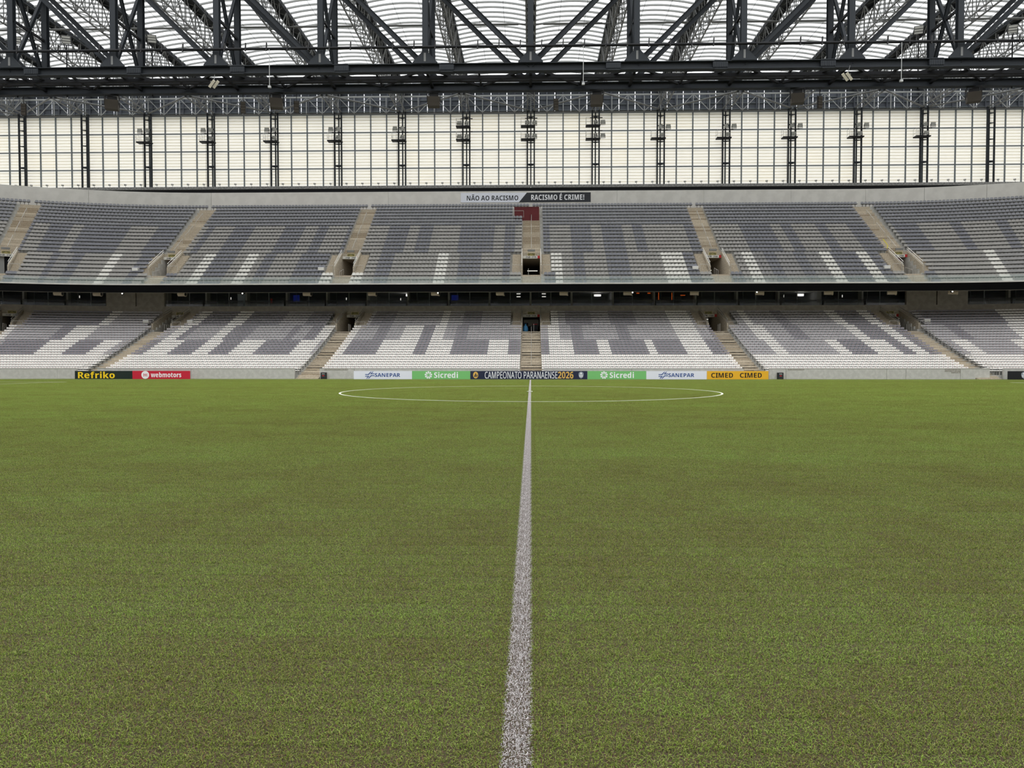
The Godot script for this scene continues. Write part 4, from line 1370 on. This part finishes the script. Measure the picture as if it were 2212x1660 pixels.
	var poster := thing("poster_panel", "pale patterned panel standing inside a box near the doorway signed 114B", "panel", bp(-37.3, 8.5, 94.9), 0.0)
	block(poster, "sheet", Vector3(-0.5, 0.05, 0), Vector3(0.5, 1.75, 0.03), M.crest_grey)
	block(poster, "frame_top", Vector3(-0.53, 1.75, -0.01), Vector3(0.53, 1.8, 0.04), M.steel_pale)
	block(poster, "stand", Vector3(-0.4, 0.0, -0.15), Vector3(0.4, 0.05, 0.15), M.steel_dark)
	var ext := thing("fire_extinguisher", "red fire extinguisher on the wall inside a box next to the blue screen", "extinguisher", bp(-33.4, 9.1, 94.9), 0.0)
	mi(ext, "cylinder", lathe([[0.0, 0.0], [0.12, 0.02], [0.12, 0.5], [0.05, 0.6], [0.0, 0.62]]), M.sign_red)
	block(ext, "valve", Vector3(-0.04, 0.6, -0.04), Vector3(0.1, 0.68, 0.04), M.black)
	block(ext, "bracket", Vector3(-0.14, 0.2, -0.2), Vector3(0.14, 0.26, -0.1), M.steel_grey)
	# white boxes on end seats beside the doorways
	for q in [[-25.0, 4, true], [19.4, 4, true], [41.7, 4, true], [-48.1, 4, true], [-47.5, 20, false], [-41.6, 20, false], [47.7, 20, false]]:
		var up: bool = q[2]
		var r: int = q[1]
		var y := (upper_y(r) if up else lower_y(r)) + 0.55
		var z := (upper_z(r) if up else lower_z(r)) - 0.1
		var c := thing("white_case", "white plastic case on an end seat of the %s tier" % ("upper" if up else "lower"), "case", bp(q[0], y, z), turn_of(q[0]), "white cases on the %s tier" % ("upper" if up else "lower"))
		block(c, "body", Vector3(-0.33, 0, -0.16), Vector3(0.33, 0.3, 0.16), M.off_white)
		block(c, "lid", Vector3(-0.35, 0.3, -0.18), Vector3(0.35, 0.36, 0.18), M.white_print)
	# things in the middle doorway of the lower tier
	var bag := thing("blue_bag", "blue plastic bag standing in the middle lower doorway", "bag", v(-0.62, lower_y(18) + 0.085, 90.2))
	mi(bag, "sack", lathe([[0.0, 0.0], [0.26, 0.02], [0.33, 0.25], [0.3, 0.5], [0.2, 0.72], [0.12, 0.8]]), M.blue_plastic)
	mi(bag, "knot", lathe([[0.12, 0.8], [0.05, 0.84], [0.14, 0.98], [0.0, 0.97]]), M.blue_plastic)
	var vend := thing("drink_machine", "dark machine with a small red lit strip in the middle lower doorway", "machine", v(0.55, lower_y(18) + 0.08, 92.6))
	block(vend, "body", Vector3(-0.35, 0.0, -0.3), Vector3(0.35, 1.15, 0.2), M.ink)
	block(vend, "red_strip", Vector3(-0.3, 1.0, 0.2), Vector3(0.3, 1.1, 0.22), M.sign_red)
	block(vend, "shelf", Vector3(-0.34, 0.4, 0.2), Vector3(0.34, 0.44, 0.26), M.steel_dark)
	# planters and tape
	var tape := thing("barrier_tape", "loop of yellow barrier tape on the stairs above the sign 218B - 219A", "tape", v(43.6, upper_y(10), upper_z(10) - 0.5))
	bar(tape, "strip", Vector3(-0.5, 1.3, 0.0), Vector3(-0.05, 0.75, 0.0), 0.02, 0.09, M.tape_yellow)
	bar(tape, "strip", Vector3(-0.05, 0.75, 0.0), Vector3(0.1, 0.45, 0.0), 0.02, 0.09, M.tape_yellow)
	bar(tape, "strip", Vector3(0.1, 0.45, 0.0), Vector3(0.0, 0.2, 0.0), 0.02, 0.09, M.tape_yellow)
	bar(tape, "strip", Vector3(0.25, 0.3, 0.0), Vector3(0.4, 0.02, 0.0), 0.02, 0.08, M.tape_yellow)


func lathe(profile: Array) -> ArrayMesh:
	var st := SurfaceTool.new()
	st.begin(Mesh.PRIMITIVE_TRIANGLES)
	var n := 14
	for k in profile.size() - 1:
		for j in n:
			var a := TAU * j / n
			var b := TAU * (j + 1) / n
			var p: Array = profile[k]
			var q: Array = profile[k + 1]
			var quad := [Vector3(cos(a) * p[0], p[1], sin(a) * p[0]), Vector3(cos(b) * p[0], p[1], sin(b) * p[0]), Vector3(cos(b) * q[0], q[1], sin(b) * q[0]), Vector3(cos(a) * q[0], q[1], sin(a) * q[0])]
			for m in [0, 1, 2, 0, 2, 3]:
				st.add_vertex(quad[m])
	st.index()
	st.generate_normals()
	return st.commit()


func glow(called: String, label: String, group: String, s: float, y: float, z: float, w: float, h: float, mat: Material) -> void:
	var o := thing(called, label, "lamp" if not called.ends_with("screen") else "screen", bp(s, y, z), turn_of(s), group)
	block(o, "lit_face", Vector3(-w * 0.5, -h * 0.5, 0), Vector3(w * 0.5, h * 0.5, 0.02), mat)
	block(o, "housing", Vector3(-w * 0.5 - 0.02, -h * 0.5 - 0.02, -0.06), Vector3(w * 0.5 + 0.02, h * 0.5 + 0.02, 0), M.suite_wall)


# ---------------------------------------------------------------- seats

func seat_mesh(upper: bool) -> ArrayMesh:
	var round_top := 0.13 if upper else 0.04
	var base := 0.42 if upper else 0.6
	var top := 0.765 if upper else 0.8
	var outline := [Vector2(-0.19, base), Vector2(-0.205, base + 0.04)]
	for k in 5:
		var a := PI - k * PI * 0.125
		outline.append(Vector2(-0.205 + round_top + cos(a) * round_top, top - round_top + sin(a) * round_top))
	for k in 5:
		var a := PI * 0.5 - k * PI * 0.125
		outline.append(Vector2(0.205 - round_top + cos(a) * round_top, top - round_top + sin(a) * round_top))
	outline.append(Vector2(0.205, base + 0.04))
	outline.append(Vector2(0.19, base))
	var st := SurfaceTool.new()
	st.begin(Mesh.PRIMITIVE_TRIANGLES)
	st.append_from(prism(outline, 0.035), 0, Transform3D(Basis(Vector3.RIGHT, -0.14), Vector3(0, 0.0, 0.09)))
	var pan := prism([Vector2(-0.04, 0.42), Vector2(0.05, 0.44), Vector2(0.36, 0.47), Vector2(0.42, 0.455), Vector2(0.435, 0.41), Vector2(0.41, 0.38), Vector2(0.36, 0.40), Vector2(0.0, 0.38)], 0.4)
	st.append_from(pan, 0, Transform3D(Basis(Vector3(0, 0, 1), Vector3(0, 1, 0), Vector3(-1, 0, 0)), Vector3(0.2, 0, 0)))
	var m := st.commit()
	m.surface_set_material(0, M.seat)
	st = SurfaceTool.new()
	st.begin(Mesh.PRIMITIVE_TRIANGLES)
	add_box(st, Vector3(0, 0.2, 0.06), Vector3(0.06, 0.4, 0.05))
	add_box(st, Vector3(0, 0.36, 0.15), Vector3(0.3, 0.03, 0.2))
	if not upper:
		for sx in [-0.14, 0.14]:
			add_box(st, Vector3(sx, 0.5, 0.0), Vector3(0.025, 0.24, 0.03))
	st.commit(m)
	m.surface_set_material(1, M.steel_grey)
	if not upper:
		st = SurfaceTool.new()
		st.begin(Mesh.PRIMITIVE_TRIANGLES)
		add_box(st, Vector3(0, 0.735, 0.03), Vector3(0.13, 0.035, 0.012))
		st.commit(m)
		m.surface_set_material(2, M.tag_red)
	return m


func ordinal(n: int) -> String:
	return ["", "first", "second", "third", "fourth", "fifth", "sixth", "seventh", "eighth", "ninth"][n]


func front_words(s: float) -> String:
	if s < -11.6: return "white board next to the bare wall"
	if s < -5.9: return "green board beside the gold emblem"
	if s < 0.0: return "gold emblem half of the navy board"
	if s < 5.6: return "gold year half of the navy board"
	if s < 11.3: return "green board beside the grey crest"
	return "white board next to the yellow one"


func build_seats() -> void:
	var tones := {"W": "white", "w": "white", "L": "light grey", "M": "mid grey", "m": "mid grey", "D": "dark grey", "d": "slate grey", "T": "slate grey"}
	for upper in [false, true]:
		var mesh := seat_mesh(upper)
		var places := []
		var colors := []
		var made := 0
		for r in range(1, 24 if upper else 25):
			var z := upper_z(r) if upper else lower_z(r)
			var y := upper_y(r) if upper else lower_y(r)
			var s := -82.0 * SEAT / SEAT
			s = -184.0 * SEAT + (0.0 if upper else 0.02)
			while s < 82.0:
				var here := s
				s += SEAT
				var skip := false
				for a in AISLES:
					var half := 1.06
					if upper:
						if r >= 4 and r <= 8: half = 2.32
						if r == 23: half = 0.0
					elif r >= 19: half = 2.32
					var d: float = here - a
					if absf(d) < half + 0.2: skip = true
				if upper and r >= 20 and r <= 22 and here > -2.4 and here < 1.4: skip = true
				if skip: continue
				var w := 1.0
				var t := tone_at(upper, r, here)
				var xf := Transform3D(Basis(Vector3.UP, turn_of(here)), bp(here, y, z))
				var single := false
				if upper: single = r >= 2 and r <= 8 and absf(here) < 10.6
				else: single = r >= 2 and r <= 6 and absf(here) < 14.2
				if single and made < 300:
					made += 1
					var o := MeshInstance3D.new()
					o.name = numbered("bucket_seat" if upper else "folding_seat")
					o.mesh = mesh
					o.set_surface_override_material(0, M["seat_" + t])
					o.transform = xf
					add_child(o)
					if upper:
						tag(o, "%s bucket seat, %s row behind the glass, below the banner's %s half" % [tones[t], ordinal(r), "black" if here > -1.2 else "white"], "bucket seat", "bucket seats near the middle doorway")
					else:
						tag(o, "%s folding seat, %s row, above the %s" % [tones[t], ordinal(r), front_words(here)], "folding seat", "folding seats near the middle stairs")
				else:
					places.append(xf)
					var c := tone(t)
					var j := 1.0 + (rng.randf() - 0.5) * 0.1
					colors.append(Color(c.r * j, c.g * j, c.b * j))
		var mm := MultiMesh.new()
		mm.transform_format = MultiMesh.TRANSFORM_3D
		mm.use_colors = true
		mm.mesh = mesh
		mm.instance_count = places.size()
		for i in places.size():
			mm.set_instance_transform(i, places[i])
			mm.set_instance_color(i, colors[i])
		var o := MultiMeshInstance3D.new()
		o.name = "upper_seat_rows" if upper else "lower_seat_rows"
		o.multimesh = mm
		add_child(o)
		tag(o, "long rows of grey and white %s seats filling the %s tier" % ["bucket" if upper else "folding", "upper" if upper else "lower"], "seats", "", "stuff")


# ---------------------------------------------------------------- turf

func turf_tile(sd: int, blades: int, width: float, tall: float, reach: float, line := false) -> ArrayMesh:
	var g := RandomNumberGenerator.new()
	g.seed = sd
	# one set of fibre colours for every tile, wherever it lies
	var shades := [Color(0.155, 0.208, 0.031), Color(0.20, 0.265, 0.045), Color(0.095, 0.14, 0.021), Color(0.27, 0.325, 0.09), Color(0.28, 0.245, 0.095), Color(0.19, 0.095, 0.055)]
	var verts := PackedVector3Array()
	var cols := PackedColorArray()
	var norms := PackedVector3Array()
	for k in blades:
		var x := g.randf_range(-0.15, 0.15)
		var z := g.randf_range(-0.15, 0.15)
		var pick := g.randf()
		var c: Color = shades[0 if pick < 0.32 else 1 if pick < 0.6 else 2 if pick < 0.78 else 3 if pick < 0.9 else 4 if pick < 0.95 else 5]
		if line and absf(x) < 0.062 + g.randf_range(-0.012, 0.006):
			c = Color(0.60, 0.575, 0.575) if g.randf() < 0.8 else Color(0.22, 0.17, 0.16)
		var j := g.randf_range(0.6, 1.4)
		c = Color(c.r * j, c.g * j, c.b * j)
		var dir := Vector3(1, 0, 0).rotated(Vector3.UP, g.randf() * TAU)
		var side := dir.cross(Vector3.UP) * width * g.randf_range(0.7, 1.2)
		var h := tall * g.randf_range(0.4, 1.0)
		var far := reach * g.randf_range(0.25, 1.0)
		var p0 := Vector3(x, -0.003, z)
		var p1 := p0 + Vector3.UP * h * 0.85 + dir * far * 0.35
		var p2 := p0 + Vector3.UP * h * g.randf_range(0.7, 1.05) + dir * far
		var pts := [p0 - side * 0.5, p0 + side * 0.5, p1 + side * 0.45, p1 - side * 0.45, p2]
		for t in [[0, 2, 1], [0, 3, 2], [3, 4, 2]]:
			var n: Vector3 = (pts[t[2]] - pts[t[0]]).cross(pts[t[1]] - pts[t[0]]).normalized()
			for q in t:
				verts.append(pts[q])
				cols.append(c)
				norms.append(n)
	var arrays := []
	arrays.resize(Mesh.ARRAY_MAX)
	arrays[Mesh.ARRAY_VERTEX] = verts
	arrays[Mesh.ARRAY_NORMAL] = norms
	arrays[Mesh.ARRAY_COLOR] = cols
	var m := ArrayMesh.new()
	m.add_surface_from_arrays(Mesh.PRIMITIVE_TRIANGLES, arrays)
	m.surface_set_material(0, M.blade)
	return m


func build_grass() -> void:
	var n := FastNoiseLite.new()
	n.seed = 5
	n.frequency = 0.12
	n.fractal_octaves = 3
	var lists := []
	var meshes := []
	for k in 6:
		meshes.append(turf_tile(100 + k, 1950, 0.0021, 0.017, 0.027))
	meshes.append(turf_tile(300, 2300, 0.0021, 0.017, 0.022, true))
	for k in meshes.size():
		lists.append([])
	var z := 2.0
	while z < 73.4:
		var half := minf(58.0, 0.76 * z + 4.5)
		var count := int(half / 0.3)
		for i in range(-count, count + 1):
			var x := i * 0.3
			var which := 6 if i == 0 and z < ZC + 34.0 else rng.randi() % 6
			var turn := (rng.randi() % 4) * PI * 0.5
			if i == 0: turn = PI * (rng.randi() % 2)
			# wear: long faint streaks across the pitch, small worn patches, and chance
			var a := 0.5 * n.get_noise_2d(x * 0.25, z * 1.6) + 0.6 * n.get_noise_2d(x * 4.0 + 90.0, z * 6.0) + rng.randf_range(-0.22, 0.22)
			var k := 1.2 + a * 0.36
			var c := Color(k * (1.0 - a * 0.16), k, k * (1.0 - a * 0.05))
			lists[which].append([Transform3D(Basis(Vector3.UP, turn), on_pitch(x, z)), c])
		z += 0.3
	var pitch := Node3D.new()
	pitch.name = "grass"
	add_child(pitch)
	tag(pitch, "short green artificial grass blades covering the whole pitch", "grass", "", "stuff")
	var line := Node3D.new()
	line.name = "halfway_line_grass"
	add_child(line)
	tag(line, "white halfway line of painted grass blades running away to the boards", "line", "", "stuff")
	for k in meshes.size():
		var mm := MultiMesh.new()
		mm.transform_format = MultiMesh.TRANSFORM_3D
		mm.use_colors = true
		mm.mesh = meshes[k]
		mm.instance_count = lists[k].size()
		for i in lists[k].size():
			mm.set_instance_transform(i, lists[k][i][0])
			mm.set_instance_color(i, lists[k][i][1] if k < 6 else Color(1.2, 1.2, 1.2))
		var o := MultiMeshInstance3D.new()
		o.multimesh = mm
		if k == 6:
			o.name = "halfway_line_blades"
			o.set_meta("kind", "stuff")
			line.add_child(o, true)
		else:
			o.name = "grass_blades"
			o.set_meta("kind", "stuff")
			pitch.add_child(o, true)
